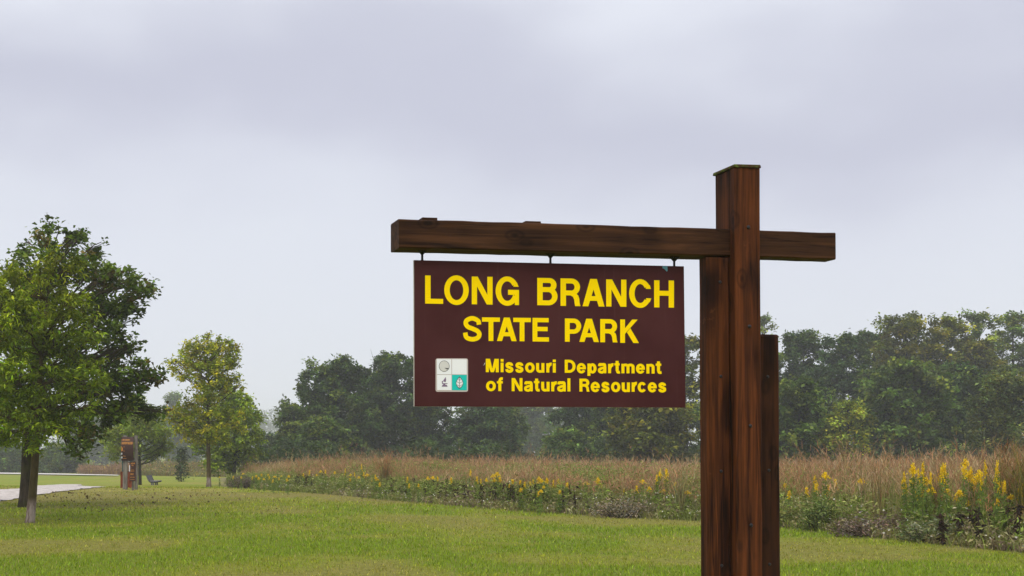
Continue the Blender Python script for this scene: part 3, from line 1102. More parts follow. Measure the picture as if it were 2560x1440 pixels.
# ------------------------------------------------------------------ meadow
def meadow():
    def sample(d0, d1, dens, ymax=80, xmax=60):
        x0, x1 = -6, xmax
        y0, y1 = 12, ymax
        n = int((x1 - x0) * (y1 - y0) * dens)
        P = np.stack([x0 + rng.random(n) * (x1 - x0), y0 + rng.random(n) * (y1 - y0)], 1)
        P = P[(P[:, 0] < .62 * P[:, 1] + 2) & (P[:, 0] > -.07 * P[:, 1] - .2)]
        P = P[inside(P, POLY)]
        d = dist_edge(P)
        k = (d > d0) & (d < d1)
        P, d = P[k], d[k]
        return np.column_stack([P, gz(P[:, 0], P[:, 1])]), d
    # low fringe along the mown edge
    a = Acc()
    P, d = sample(-1, 1.3, 520, 60)
    n = len(P)
    mixn = fnoise(P[:, 0], P[:, 1], 3.2, 61)
    pal = np.array([[.165, .195, .045], [.27, .23, .105], [.21, .155, .105], [.31, .29, .16]])
    sel = np.where(mixn < .42, 0, np.where(mixn < .52, 1, np.where(mixn < .62, 2, 3)))
    sel = np.where(rng.random(n) < .35, rng.integers(0, 4, n), sel)
    C = pal[sel] * np.exp(rng.normal(size=(n, 1)) * .28)
    h = (.14 + .42 * np.clip(d / 1.2, 0, 1)) * (.5 + .8 * rng.random(n))
    a.blades(P, h, .012 + .016 * rng.random(n), rng.normal(size=(n, 2)) * (h * .5)[:, None], C)
    k = rng.random(n) < .6
    Q = P[k].copy()
    Q[:, 2] += h[k] * rng.uniform(.3, 1.0, k.sum())
    a.leaves(Q, .06 + .07 * rng.random(len(Q)), C[k], aspect=.4, up=.3)
    k = rng.random(n) < .05                                   # tiny pale seed heads and asters
    Q = P[k].copy()
    Q[:, 2] += h[k] * 1.02
    a.leaves(Q, np.full(len(Q), .045), np.tile([[.55, .52, .46]], (len(Q), 1)), aspect=1.0, up=1)
    P, d = sample(-1, .7, 260, 60)                            # longer green grass the mower leaves along the edge
    n = len(P)
    h = .10 + .22 * rng.random(n)
    a.blades(P, h, np.full(n, .013), rng.normal(size=(n, 2)) * (h * .45)[:, None], jitter((.185, .225, .035), n, .25))
    tag(a.build('meadow_fringe', M_DRY), kind='stuff')

    # leafy green forbs
    a = Acc()
    P, d = sample(.25, 5.5, 62, 66)
    g = fnoise(P[:, 0], P[:, 1], 4.0, 71)
    keep = rng.random(len(P)) < np.clip((g - .28) * 3.6, .2, 1)
    P, d, g = P[keep], d[keep], g[keep]
    n = len(P)
    h = np.clip(.50 + .20 * d, .4, 1.08) * (.70 + .50 * rng.random(n))
    base = np.where((rng.random((n, 1)) < .5), np.array([.150, .205, .035]), np.array([.230, .235, .075]))
    C = base * np.exp(rng.normal(size=(n, 1)) * .2)
    a.blades(P, h, np.full(n, .012), rng.normal(size=(n, 2)) * .10, C)
    for k in range(13):
        f = rng.uniform(.25, 1.0, n)
        Q = P.copy()
        Q[:, 2] += h * f
        Q[:, :2] += rng.normal(size=(n, 2)) * .05
        a.leaves(Q, (.07 + .09 * rng.random(n)) * (1.25 - .5 * f), C * np.exp(rng.normal(size=(n, 1)) * .2), aspect=.28, up=.3, droop=.0)
    tag(a.build('meadow_forbs', M_GRASS), kind='stuff')

    # tall russet prairie grass
    a = Acc()
    for d0, d1, dens, seeds, ym in ((1.0, 7, 80, 4, 70), (7, 18, 34, 4, 80), (18, 60, 12, 3, 92)):
        P, d = sample(d0, d1, dens, ym)
        n = len(P)
        clump = vnoise(P[:, 0], P[:, 1], 1.4, 81)
        big = fnoise(P[:, 0], P[:, 1], 9, 83)
        h = (.74 + .10 * np.clip(d, 0, 3) + .55 * (clump - .5) + .75 * (big - .5)) * (.82 + .30 * rng.random(n))
        h = h + .34 * np.clip((33 - P[:, 1]) / 9, 0, 1) * (.6 + .8 * clump)
        tall = rng.random(n) < .07
        h = np.where(tall, h * 1.33, h)
        ws = {1.0: .010, 7: .014, 18: .024}[d0]
        stem = np.where(rng.random((n, 1)) < .55, np.array([.200, .225, .055]), np.array([.31, .235, .105]))
        C = stem * np.exp(rng.normal(size=(n, 1)) * .2)
        lean = rng.normal(size=(n, 2)) * (h * .13)[:, None] + np.array([[.06, 0]])
        a.blades(P, h, np.full(n, ws), lean, C, curl=.3)
        # arching leaf from low on the stem
        a.blades(P, h * rng.uniform(.4, .75, n), np.full(n, ws * 1.2), rng.normal(size=(n, 2)) * (h * .32)[:, None], C * np.array([.92, 1.05, .9]), curl=.25)
        red = np.where((fnoise(P[:, 0], P[:, 1], 5, 87) + rng.normal(size=n) * .1 < .42)[:, None], np.array([.36, .255, .14]), np.array([.325, .175, .10])) * np.exp(rng.normal(size=(n, 1)) * .26) * (1 + rng.normal(size=(n, 1)) * .08 * np.array([[1, 0, -.5]]))
        for k in range(seeds):
            f = rng.uniform(.58, .98, n)
            Q = P.copy()
            Q[:, 2] += h * f * .97
            Q[:, :2] += lean * (f ** 1.6)[:, None]
            ln = rng.uniform(.10, .26, n)
            a.blades(Q, ln, np.full(n, ws * 1.05), rng.normal(size=(n, 2)) * .09, red, curl=.6)
    tag(a.build('prairie_grass', M_DRY), kind='stuff')

    # blackened dead stalks standing along the edge
    a = Acc()
    P, d = sample(.25, 1.7, 17, 52)
    den = fnoise(P[:, 0], P[:, 1], 2.2, 91)
    dpx = CX + P[:, 0] / P[:, 1] * F
    w = np.where((dpx > 740) & (dpx < 1440), 1.0, np.where(dpx > 2330, .25, .05))
    k = (den > .42) & (rng.random(len(P)) < w)
    P = P[k]
    n = len(P)
    h = .34 + .42 * rng.random(n)
    C = jitter((.034, .018, .011), n, .3)
    a.blades(P, h, np.full(n, .022), rng.normal(size=(n, 2)) * .05, C)
    for k in range(12):
        Q = P.copy()
        Q[:, 2] += h * rng.uniform(.15, 1.0, n)
        a.leaves(Q, .06 + .08 * rng.random(n), C * np.exp(rng.normal(size=(n, 1)) * .25), aspect=.4, droop=.9, up=.1)
    tag(a.build('dead_stalks', M_DRY), kind='stuff')

    # the far meadow beyond the bench
    a = Acc()
    n = 40000
    px = rng.uniform(196, 560, n)
    D = rng.uniform(112, 158, n)
    X = (px - CX) / F * D
    P = np.column_stack([X, D, gz(X, D)])
    k = (D > 145 - (px - 196) / 364 * 22)
    P, px = P[k], px[k]
    n = len(P)
    g = fnoise(P[:, 0], P[:, 1], 8, 95)
    h = np.clip((g - .22) * 3.2, .25, 1.9) * (.55 + .6 * rng.random(n))
    C = np.where(((px > 345) & (rng.random(n) < .75) | (g < .35))[:, None], np.array([.19, .18, .055]), np.array([.26, .15, .09]))
    C = np.where(rng.random((n, 1)) < .05, np.array([.42, .30, .02]), C) * np.exp(rng.normal(size=(n, 1)) * .2)
    a.blades(P, h, np.full(n, .035), rng.normal(size=(n, 2)) * .25, C)
    a.leaves(P + np.column_stack([rng.normal(size=(n, 2)) * .15, h * rng.uniform(.4, 1, n)]), .18 + .15 * rng.random(n), C, aspect=.4)
    tag(a.build('distant_meadow', M_DRY), kind='stuff')


meadow()


def goldenrods():
    heads = [
        [(550, 1193), (609, 1185), (603, 1193), (584, 1193), (630, 1193), (653, 1187), (647, 1195), (669, 1188), (675, 1193), (687, 1192), (706, 1190), (722, 1190), (719, 1199), (684, 1202), (661, 1198), (640, 1190), (695, 1196)],
        [(775, 1179), (800, 1179), (816, 1178), (834, 1182), (862, 1176), (877, 1188), (887, 1185), (909, 1184), (919, 1188), (937, 1190), (931, 1199), (947, 1201), (950, 1209), (875, 1199), (906, 1165), (760, 1186), (790, 1188), (899, 1194), (942, 1196)],
        [(1022, 1196), (1025, 1212), (1070, 1196), (1080, 1195), (1092, 1196), (1047, 1213), (1131, 1198), (1172, 1180), (1194, 1196), (1204, 1202), (1219, 1200), (1230, 1190), (1238, 1201), (1247, 1186), (1250, 1197)],
        [(1272, 1214), (1284, 1203), (1297, 1205), (1308, 1214), (1313, 1209), (1326, 1209), (1332, 1203), (1345, 1198), (1354, 1202), (1338, 1220), (1345, 1232), (1359, 1218), (1370, 1200), (1375, 1215), (1383, 1205), (1395, 1203), (1390, 1216), (1404, 1211), (1416, 1211), (1353, 1228), (1301, 1224), (1397, 1229)],
        [(1467, 1209), (1490, 1200), (1501, 1214), (1557, 1226), (1645, 1179), (1665, 1180), (1638, 1193), (1661, 1200), (1604, 1205), (1592, 1219), (1684, 1211), (1690, 1228), (1659, 1228), (1716, 1231), (1584, 1229), (1624, 1222), (1650, 1186)],
        [(2030, 1196), (2065, 1190), (2035, 1217), (2062, 1219), (2045, 1213), (1962, 1214), (2018, 1225), (2090, 1205), (2157, 1204), (1968, 1232)],
        [(2254, 1206), (2263, 1221), (2272, 1190), (2278, 1178), (2293, 1171), (2305, 1169), (2301, 1183), (2287, 1206), (2314, 1202), (2326, 1192), (2332, 1196), (2345, 1177), (2343, 1188), (2293, 1231), (2307, 1229), (2331, 1225), (2318, 1208)],
        [(2370, 1172), (2400, 1160), (2408, 1177), (2425, 1182), (2450, 1187), (2437, 1196), (2460, 1194), (2422, 1204), (2441, 1212), (2345, 1217), (2360, 1223), (2370, 1219), (2377, 1238), (2391, 1233), (2406, 1235), (2388, 1247), (2423, 1254), (2456, 1254), (2415, 1190), (2446, 1204), (2355, 1212), (2398, 1238)],
        [(2472, 1167), (2483, 1167), (2502, 1212), (2514, 1212), (2514, 1225), (2505, 1242), (2525, 1244), (2493, 1254), (2543, 1227), (2556, 1215), (2558, 1187), (2508, 1204), (2550, 1222), (2575, 1200), (2590, 1220)],
    ]
    where = ['at the left end of the meadow', 'below the knobbed dark tree', 'below the left half of the sign',
             'below the middle of the sign', 'below the right end of the sign', 'just right of the posts',
             'in the big yellow patch, left group', 'in the big yellow patch, dense middle', 'by the tall grass at right border']
    protos = []
    def proto(seed, spread, ht):
        e = empty('goldenrod', (0, 0, 0), 0, 'x', 'plant', 'x')
        mb = MB()
        mb.tube([(0, 0, -.05), (.01, 0, .5), (.0, .01, 1.0)], [.010, .008, .004], 5, False)
        mb.build('stem', M_STEM, e)
        a = Acc()
        n = 130
        f = rng.uniform(.12, .92, n)
        P = np.column_stack([rng.normal(size=(n, 2)) * .012, f])
        a.leaves(P, .17 * (1.15 - .6 * f) * rng.uniform(.7, 1.2, n), jitter((.135, .195, .034), n, .22), aspect=.2, up=.2, droop=.0)
        a.build('foliage', M_GRASS, e)
        a = Acc()
        for k in range(11):                     # arching one sided plumes in a loose pyramid
            th = k * 2.4 + rng.random() * 1.2
            f0 = 1.0 - ht * (k / 11) * (.8 + .5 * rng.random())
            L = spread * (.35 + .95 * (k / 11)) * rng.uniform(.6, 1.35)
            m = 17
            s = rng.random(m)
            P = np.column_stack([math.cos(th) * L * s, math.sin(th) * L * s, f0 + .07 * np.sin(s * 2.7) - .02 * s]) + rng.normal(size=(m, 3)) * .008
            a.leaves(P, rng.uniform(.020, .042, m), jitter((.80, .55, .010), m, .2, .06), aspect=.85, up=.8)
        m = 16
        P = np.column_stack([rng.normal(size=(m, 2)) * .012, 1.0 + rng.uniform(-.10, .06, m)])
        a.leaves(P, rng.uniform(.020, .04, m), jitter((.80, .55, .010), m, .2, .06), aspect=.85, up=.8)
        tag(a.build('flower_head', M_GRASS, e), kind='stuff')
        return e
    protos = [proto(1, .085, .14), proto(2, .13, .09), proto(3, .06, .20)]
    used = [False] * 3
    ordn = ['leftmost', 'second', 'third', 'fourth', 'fifth', 'sixth', 'seventh', 'eighth', 'ninth', 'tenth', 'eleventh', 'twelfth', 'thirteenth', 'fourteenth', 'fifteenth', 'sixteenth',
            'seventeenth', 'eighteenth', 'nineteenth', 'twentieth', 'twenty-first', 'twenty-second', 'twenty-third']
    for g, pts in enumerate(heads):
        pts = sorted(pts)
        grp = 'goldenrod ' + where[g]
        for ix, (px, py) in enumerate(pts):
            lab = (ordn[ix] + (' yellow goldenrod ' if ix == 0 else ' yellow goldenrod from left ') if ix < len(pts) - 1 else 'rightmost yellow goldenrod ') + where[g]
            d = ray(px, py)
            # step back from the mown edge along the sight line
            D = 12.0
            while D < 70 and not inside(np.array([[d.x / d.y * D, D]]), POLY)[0]:
                D += .1
            D += random.uniform(.7, 2.4)
            for _ in range(40):
                X = d.x / d.y * D
                h = EYE + d.z / d.y * D - float(gz(X, D))
                if h > 1.65:
                    D += .4
                elif h < .55 and D > 13:
                    D -= .15
                else:
                    break
            k = random.randrange(3)
            src = protos[k]
            if not used[k]:
                used[k] = True
                o = src
            else:
                o = src.copy()
                link(o)
                for ch in list(src.children):
                    c = ch.copy()
                    link(c, o)
            o.location = (X, D, float(gz(X, D)))
            s = max(.5, h)
            q = random.uniform(.42, .85)
            o.scale = (q, q, s)
            o.rotation_euler = (random.uniform(-.06, .06), random.uniform(-.06, .06), random.uniform(0, 6.28))
            o['label'] = lab
            o['group'] = grp


M_STEM = plain('green_stem', (.08, .10, .03), .7)
goldenrods()


def edge_plants():
    # tall dark fountain like grass clumps at the right border
    def clump(px, py, H, n, spread, label, col, tip):
        b = ground_at(px, py)
        e = empty('grass_clump', b, 0, label, 'grass clump')
        a = Acc()
        P = np.column_stack([rng.normal(size=(n, 2)) * .07, np.zeros(n)])
        h = H * rng.uniform(.55, 1.0, n)
        th = rng.random(n) * 6.28
        rch = h * spread * rng.random(n)
        lean = np.column_stack([np.cos(th) * rch, np.sin(th) * rch])
        a.blades(P, h, rng.uniform(.012, .022, n), lean, jitter(col, n, .3), curl=.3)
        a.build('blades', M_GRASS, e)
        a = Acc()
        m = n // 2
        for k in range(8):
            f = rng.uniform(.72, 1.0, m)
            Q = np.column_stack([lean[:m] * (f ** 1.5)[:, None], h[:m] * f * .93])
            a.blades(Q, rng.uniform(.08, .22, m), np.full(m, .010), rng.normal(size=(m, 2)) * .08, jitter(tip, m, .25), curl=.6)
        tag(a.build('seed_heads', M_DRY, e), kind='stuff')
    clump(2512, 1352, 1.95, 120, .42, 'tall olive grass clump fanning out behind the goldenrod at the right border', (.13, .125, .03), (.24, .125, .06))
    clump(2572, 1362, 2.05, 130, .40, 'tall olive grass clump cut off by the right border of the photo', (.14, .135, .03), (.24, .125, .06))
    clump(2205, 1335, 1.55, 34, .28, 'thin tuft of tan grass stems overtopping the meadow left of the goldenrod', (.19, .15, .06), (.28, .16, .09))
    clump(2345, 1345, 1.62, 40, .34, 'arching russet grass tuft behind the goldenrod right of the post', (.18, .13, .05), (.28, .15, .08))
    clump(1700, 1296, 1.35, 46, .5, 'drooping pale grass tuft beside the left edge of the posts', (.2, .18, .07), (.28, .21, .11))
    clump(962, 1242, 1.75, 90, .35, 'tallest russet grass clump below the left corner of the sign', (.2, .15, .06), (.30, .14, .07))
    # dark withered stems
    spots = [(2356, 1364), (2402, 1362), (2433, 1360), (2449, 1368), (2477, 1362), (2515, 1366), (2546, 1372)]
    names = ['short black withered stem leftmost at the foot of the goldenrod', 'black withered stem second from left below the goldenrod', 'thin black withered stem between two taller dark ones below the goldenrod',
             'tallest black withered stem below the brightest goldenrod plume', 'brownish withered stem left of the tall olive grass clump', 'dark withered stem inside the tall olive grass clump',
             'dark withered stem nearest the right border']
    for (px, py), lb in zip(spots, names):
        b = ground_at(px, py)
        e = empty('withered_stem', b, 0, lb, 'plant', 'withered stems below the goldenrod')
        H = random.uniform(.55, .8)
        MB().tube([(0, 0, -.03), (random.uniform(-.03, .03), 0, H * .5), (random.uniform(-.06, .06), 0, H)], [.016, .013, .006], 5, False).build('stem', M_DEAD, e)
        a = Acc()
        n = 70
        f = rng.uniform(.1, 1, n)
        a.leaves(np.column_stack([rng.normal(size=(n, 2)) * .02, f * H]), rng.uniform(.06, .13, n), jitter((.032, .018, .012), n, .3), aspect=.4, droop=1.0, up=.1)
        a.build('foliage', M_DRY, e)
    # low shrubs at the mown edge
    def shrub(px, py, w, h, label, cols):
        b = ground_at(px, py)
        e = empty('shrub', b, 0, label, 'shrub')
        mb = MB()
        a = Acc()
        for i in range(60):
            th, q = random.uniform(0, 6.28), w * math.sqrt(random.random())
            p = Vector((q * math.cos(th), q * math.sin(th) * .6, h * random.uniform(.45, 1.0) * (1.1 - .5 * q / w)))
            mb.tube([(p.x * .4, p.y * .4, -.02), (p.x * .8, p.y * .8, p.z * .6), tuple(p)], [.009, .007, .003], 4, False)
            n = 34
            c = cols[random.randrange(len(cols))]
            a.leaves(np.array(p) + rng.normal(size=(n, 3)) * np.array([.07, .07, .10]) - np.array([0, 0, .06]), rng.uniform(.04, .085, n), jitter(c, n, .3), aspect=.38, up=.3)
        mb.build('stems', M_DEAD, e)
        a.build('foliage', M_DRY, e)
    shrub(2200, 1342, .95, .40, 'low purplish brown shrub at the mown edge right of the posts', [(.17, .115, .10), (.13, .085, .07), (.22, .17, .14), (.10, .11, .035)])
    shrub(2340, 1356, .6, .42, 'low grey green shrub in front of the goldenrod at the mown edge', [(.17, .19, .09), (.12, .15, .05), (.28, .27, .18)])
    shrub(2055, 1328, .35, .62, 'dark green bushy weed at the mown edge right of the posts', [(.12, .175, .045), (.17, .20, .06)])
    shrub(1915 + 55, 1318, .3, .35, 'small yellow green grass like weed touching the short timber', [(.17, .19, .05), (.20, .17, .06)])
    shrub(603, 1221, .62, .62, 'grey brown dead shrub at the left end of the meadow', [(.13, .10, .085), (.10, .075, .06), (.17, .13, .11)])
    shrub(1560, 1294, .75, .42, 'tangled grey tan shrub at the mown edge below the sign', [(.22, .17, .12), (.17, .15, .08), (.27, .23, .18)])


M_DEAD = plain('dead_stem', (.035, .02, .012), .8)
edge_plants()

# ------------------------------------------------------------------ the park sign
ANG = R(9.5)
D0 = 7.0
S0 = at(1841, 1125, D0)
S0.z = 0
Uv = Vector((math.cos(ANG), math.sin(ANG), 0))
Vv = Vector((-math.sin(ANG), math.cos(ANG), 0))


def loc(px, py, v):
    """where the sight line meets the sign plane v metres behind the front board -> (u, z)"""
    d = ray(px, py)
    o = Vector((0, 0, EYE))
    p0 = S0 + Vv * v
    t = (p0 - o).dot(Vv) / d.dot(Vv)
    p = o + d * t
    return (p - S0).dot(Uv), p.z


FT, CT = .058, .165                          # front board and core thickness
VB = FT + .002                               # front face of the beam
BT = .17
VP = VB + BT * .5 - .01                      # front face of the hanging panel


def bolt(px, py, v, parent, r=.0105):
    u, z = loc(px, py, v)
    mb = MB()
    vs_, fs_ = [], []
    n, m = 10, 4
    for j in range(m + 1):
        ph = j / m * math.pi / 2
        for i in range(n):
            th = 2 * math.pi * i / n
            vs_.append((u + r * math.cos(ph) * math.cos(th), v - r * .55 * math.sin(ph) - .0005, z + r * math.cos(ph) * math.sin(th)))
    for j in range(m):
        for i in range(n):
            fs_.append((j * n + i, j * n + (i + 1) % n, (j + 1) * n + (i + 1) % n, (j + 1) * n + i))
    fs_.append(tuple(m * n + i for i in range(n)))
    mb.add(vs_, fs_)
    return mb.build('bolt', M_METAL, parent, True)


def park_sign():
    e = empty('sign_post', S0, ANG, 'tall brown stained timber post with a long crossbeam arm holding the park sign', 'sign post')
    w = loc(1903, 800, 0)[0]
    ztop = loc(1850, 419, 0)[1]
    zcap = ztop + .018
    # timbers
    def board(name, u0, u1, v0, v1, z0, z1, mat, bev=.006, segs=14, amp=.0016):
        # long timber cut into short lengths so that its edges wander a little
        n = segs
        vs_, fs_ = [], []
        for i in range(n + 1):
            z = z0 + (z1 - z0) * i / n
            j = [random.uniform(-amp, amp) for _ in range(4)]
            c = bev
            ring = [(u0 + c, v0), (u1 - c, v0), (u1, v0 + c), (u1, v1 - c), (u1 - c, v1), (u0 + c, v1), (u0, v1 - c), (u0, v0 + c)]
            for q, (a, b) in enumerate(ring):
                vs_.append((a + j[0 if a < (u0 + u1) / 2 else 1], b + (j[2] * .5 if b < (v0 + v1) / 2 else 0), z))
        for i in range(n):
            for k in range(8):
                fs_.append((i * 8 + k, i * 8 + (k + 1) % 8, (i + 1) * 8 + (k + 1) % 8, (i + 1) * 8 + k))
        fs_.append(tuple(range(7, -1, -1)))
        fs_.append(tuple(n * 8 + k for k in range(8)))
        return MB().add(vs_, fs_).build(name, mat, e)
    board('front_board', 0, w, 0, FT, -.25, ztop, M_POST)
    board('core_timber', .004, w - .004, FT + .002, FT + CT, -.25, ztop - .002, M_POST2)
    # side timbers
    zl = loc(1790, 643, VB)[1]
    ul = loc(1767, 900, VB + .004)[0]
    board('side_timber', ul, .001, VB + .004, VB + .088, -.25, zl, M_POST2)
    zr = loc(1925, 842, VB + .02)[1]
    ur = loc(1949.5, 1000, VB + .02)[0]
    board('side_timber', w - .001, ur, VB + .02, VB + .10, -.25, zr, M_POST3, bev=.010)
    tp = MB()
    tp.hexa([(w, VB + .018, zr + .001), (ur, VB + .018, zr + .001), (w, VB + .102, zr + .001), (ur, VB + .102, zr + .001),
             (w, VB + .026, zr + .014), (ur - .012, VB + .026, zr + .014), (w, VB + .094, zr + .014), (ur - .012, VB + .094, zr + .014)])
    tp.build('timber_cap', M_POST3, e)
    # post cap
    cp = MB()
    cp.hexa([(-.006, -.008, ztop + .001), (w + .004, -.008, ztop + .001), (-.006, FT + CT + .012, ztop + .001), (w + .004, FT + CT + .012, ztop + .001),
             (-.004, -.004, zcap), (w, -.004, zcap + .002), (-.004, FT + CT + .008, zcap), (w, FT + CT + .008, zcap)])
    cp.build('post_cap', M_CAP, e, False, .004)
    # crossbeam: one long timber running behind the front board
    (u0, zt0), (_, zb0) = loc(997, 547, VB), loc(997, 619, VB)
    (u1, zt1), (_, zb1) = loc(1826, 572.5, VB), loc(1826, 639.5, VB)
    (u2, zt2), (_, zb2) = loc(2089, 582, VB + .012), loc(2089, 648.5, VB + .012)
    vs_, fs_ = [], []
    us = np.linspace(u0, u2, 30)
    for i, u in enumerate(us):
        zt = np.interp(u, [u0, u1, u2], [zt0, zt1, zt2]) + random.uniform(-.0016, .0016)
        zb = np.interp(u, [u0, u1, u2], [zb0, zb1, zb2]) + random.uniform(-.0012, .0012)
        c = .006
        v0, v1 = VB + (0 if u < u1 else .012 * (u - u1) / (u2 - u1)), VB + BT * (1 if u < .2 else .72)
        ring = [(v0, zb + c), (v0, zt - c), (v0 + c, zt), (v1 - c, zt), (v1, zt - c), (v1, zb + c), (v1 - c, zb), (v0 + c, zb)]
        vs_ += [(u, a, b) for a, b in ring]
    for i in range(len(us) - 1):
        for k in range(8):
            fs_.append((i * 8 + k, i * 8 + (k + 1) % 8, (i + 1) * 8 + (k + 1) % 8, (i + 1) * 8 + k))
    fs_.append(tuple(range(7, -1, -1)))
    fs_.append(tuple((len(us) - 1) * 8 + k for k in range(8)))
    MB().add(vs_, fs_).build('crossbeam', M_BEAM, e)
    # thin plates lying on the beam
    for xa, xb, yy in ((1056, 1094, 545.5), (1314, 1353, 554.5)):
        ua, z = loc(xa, yy + 3, VB + .01)
        ub, _ = loc(xb, yy + 3, VB + .01)
        MB().box(ua, ub, VB + .012, VB + BT - .03, z - .004, z + .012).build('beam_plate', M_BEAM, e, False, .002)
    for p in ((1871, 568), (1873.5, 816), (1876, 1065), (1878, 1313)):
        bolt(*p, -.001, e)
    for p in ((1800, 705), (1802, 941), (1802.5, 1178), (1804, 1414)):
        bolt(*p, VB + .003, e, .009)
    for p in ((1919, 942), (1922, 1176), (1924, 1411)):
        bolt(*p, VB + .019, e, .009)

    # hanging panel
    h = empty('hanging_sign', S0 + Uv * loc(1370, 640, VP)[0] + Vector((0, 0, loc(1370, 655, VP)[1])), ANG,
              'brown rectangular park name sign with yellow lettering hanging from the crossbeam', 'sign')
    off = Vector((loc(1370, 640, VP)[0], 0, loc(1370, 655, VP)[1]))
    def L(px, py, v=VP):
        u, z = loc(px, py, v)
        return (u - off.x, v, z - off.z)
    PT = .016
    c00, c10, c01, c11 = L(1036, 1016), L(1713.5, 1019), L(1035, 650.3), L(1709.5, 665.8)
    bk = [(p[0], p[1] + PT, p[2]) for p in (c00, c10, c01, c11)]
    # the panel core with its pale edge, and the printed brown face
    eg = .0006
    MB().hexa([c00, c10, bk[0], bk[1], c01, c11, bk[2], bk[3]]).build('panel', M_EDGE, h)
    fr = [(p[0], p[1] - .0012, p[2]) for p in (c00, c10, c01, c11)]
    fb = [(p[0], p[1] - .0001, p[2]) for p in (c00, c10, c01, c11)]
    MB().hexa([fr[0], fr[1], fb[0], fb[1], fr[2], fr[3], fb[2], fb[3]]).build('sign_face', M_PANEL, h)
    VL = VP - .0026
    def sheet(name, polys, mat, parent, v=VL):
        """polys: flat outlines in photo pixels on the panel, joined into one sheet"""
        tri_v, tri_f = union(polys)
        mb = MB()
        mb.add([L(x, y, v) for x, y in tri_v], tri_f)
        return mb.build(name, mat, parent)
    lines = [(.0172, 13.7, 'LONG BRANCH', [(1062.8, 1107.8, 689, 759.3), (1110.6, 1171.9, 688.3, 762.5), (1179.4, 1231.5, 691.7, 761), (1239, 1297.5, 691, 764.5),
              (1343.1, 1393.8, 695, 763.3), (1401.3, 1451.3, 696.3, 765), (1456.3, 1511.3, 697.3, 766), (1515.4, 1566, 698.8, 766.5), (1572.8, 1628.3, 697.8, 769.8), (1635.3, 1685, 701, 768.8)]),
             (.0115, 12.0, 'STATE PARK', [(1157, 1204.4, 790.3, 853.6), (1205, 1249.8, 793.6, 852.4), (1242.3, 1291.6, 793.9, 852.7), (1283.1, 1327.2, 794.5, 853.1), (1331.4, 1372.4, 794.8, 853.9),
              (1412.3, 1453, 796.4, 854.5), (1448.3, 1497.3, 796.9, 855), (1500.6, 1543.8, 797.8, 855.8), (1550.5, 1597.4, 798.8, 857.3)]),
             (.0085, 7.5, 'Missouri Department', [(1214.5, 1246.9, 897, 930.5), (1251.6, 1258.9, 897.5, 930.5), (1263, 1283.6, 905.3, 931.9), (1287.9, 1308.8, 905.5, 931.9), (1312.7, 1336.7, 906.1, 932),
              (1340.2, 1361, 907.6, 932), (1365.8, 1379, 907.4, 931.3), (1382, 1389.6, 898.9, 931.5), (1411.9, 1438.9, 899.4, 932), (1442, 1464.9, 907.6, 933.6), (1468.6, 1491.4, 908.3, 939.7),
              (1494.5, 1515.5, 908, 933.3), (1520.2, 1533.6, 909, 933.1), (1536, 1549.8, 902.2, 933.3), (1553.6, 1586.4, 909, 933.3), (1589.8, 1612.3, 909.2, 934.3), (1616, 1636.5, 909.5, 933.9), (1639.3, 1653.9, 903.4, 934.1)]),
             (.0095, 7.5, 'of Natural Resources', [(1215, 1239.6, 952.2, 978.1), (1242.2, 1257, 944.7, 977.7), (1279.2, 1306.2, 945.1, 978.1), (1309.9, 1331.7, 953.3, 978.6), (1334.7, 1349.1, 946.5, 978.1),
              (1353, 1373.9, 954.5, 978.9), (1378.1, 1392, 954, 978.3), (1392.7, 1414.2, 953.6, 978.9), (1418.6, 1425.9, 945.8, 978.6), (1448.6, 1473.9, 946.7, 979.1), (1476.7, 1499.6, 954.5, 980.5),
              (1503.1, 1523.9, 954.5, 980.6), (1527.5, 1551, 954.7, 980.5), (1554.2, 1574.8, 956.2, 980.5), (1579.1, 1592.2, 955.4, 979.5), (1594.1, 1616.1, 954.9, 981), (1619.4, 1641.9, 955.6, 981.1), (1645.4, 1665.8, 955.9, 981.2)])]
    for slope, t, txt, boxes in lines:
        for ch, (x0, x1, y0, y1) in zip(txt.replace(' ', ''), boxes):
            polys = []
            gw, gh = x1 - x0, y1 - y0
            for poly in glyph(ch, gw, gh, t):
                polys.append([(x0 + gx, y1 - gy + slope * (gx - gw / 2)) for gx, gy in poly])
            sheet('letter', polys, M_YELLOW, h)
    # emblem sticker: four squares with disc, microscope and leaf
    em = sheet('emblem', [rrect(1089, 896, 1170, 979.5, 5)], M_BORDER, h, VP - .0022)
    V2, V3, V4 = VP - .0030, VP - .0038, VP - .0046
    sheet('emblem_square', [[(1092.3, 897.8), (1128.6, 898), (1128.6, 935.8), (1092.3, 935.8)]], M_WHITE, em, V2)
    sheet('emblem_square', [[(1130, 898), (1166.8, 898.3), (1166.8, 936), (1130, 935.8)]], M_WHITE, em, V2)
    sheet('emblem_square', [[(1092.5, 937.2), (1128.6, 937.2), (1128.6, 975.2), (1092.8, 975)]], M_WHITE, em, V2)
    sheet('emblem_square', [[(1130, 937.2), (1167, 937.3), (1167, 975.6), (1130, 975.4)]], M_TEAL, em, V2)
    disc = lambda cx, cy, rx, ry: [(cx + rx * math.cos(a), cy + ry * math.sin(a)) for a in np.linspace(0, 2 * math.pi, 40, endpoint=False)]
    sheet('disc', [disc(1110.5, 915.3, 13.2, 13.9)], M_INK, em, V3)
    sheet('disc', [disc(1110.5, 915.3, 12.2, 12.9)], M_SHADE, em, V4)
    sheet('disc_mark', [[(1111, 919.5), (1122.5, 920.5), (1119, 923.2), (1116, 922.5)]], M_INK, em, VP - .0054)
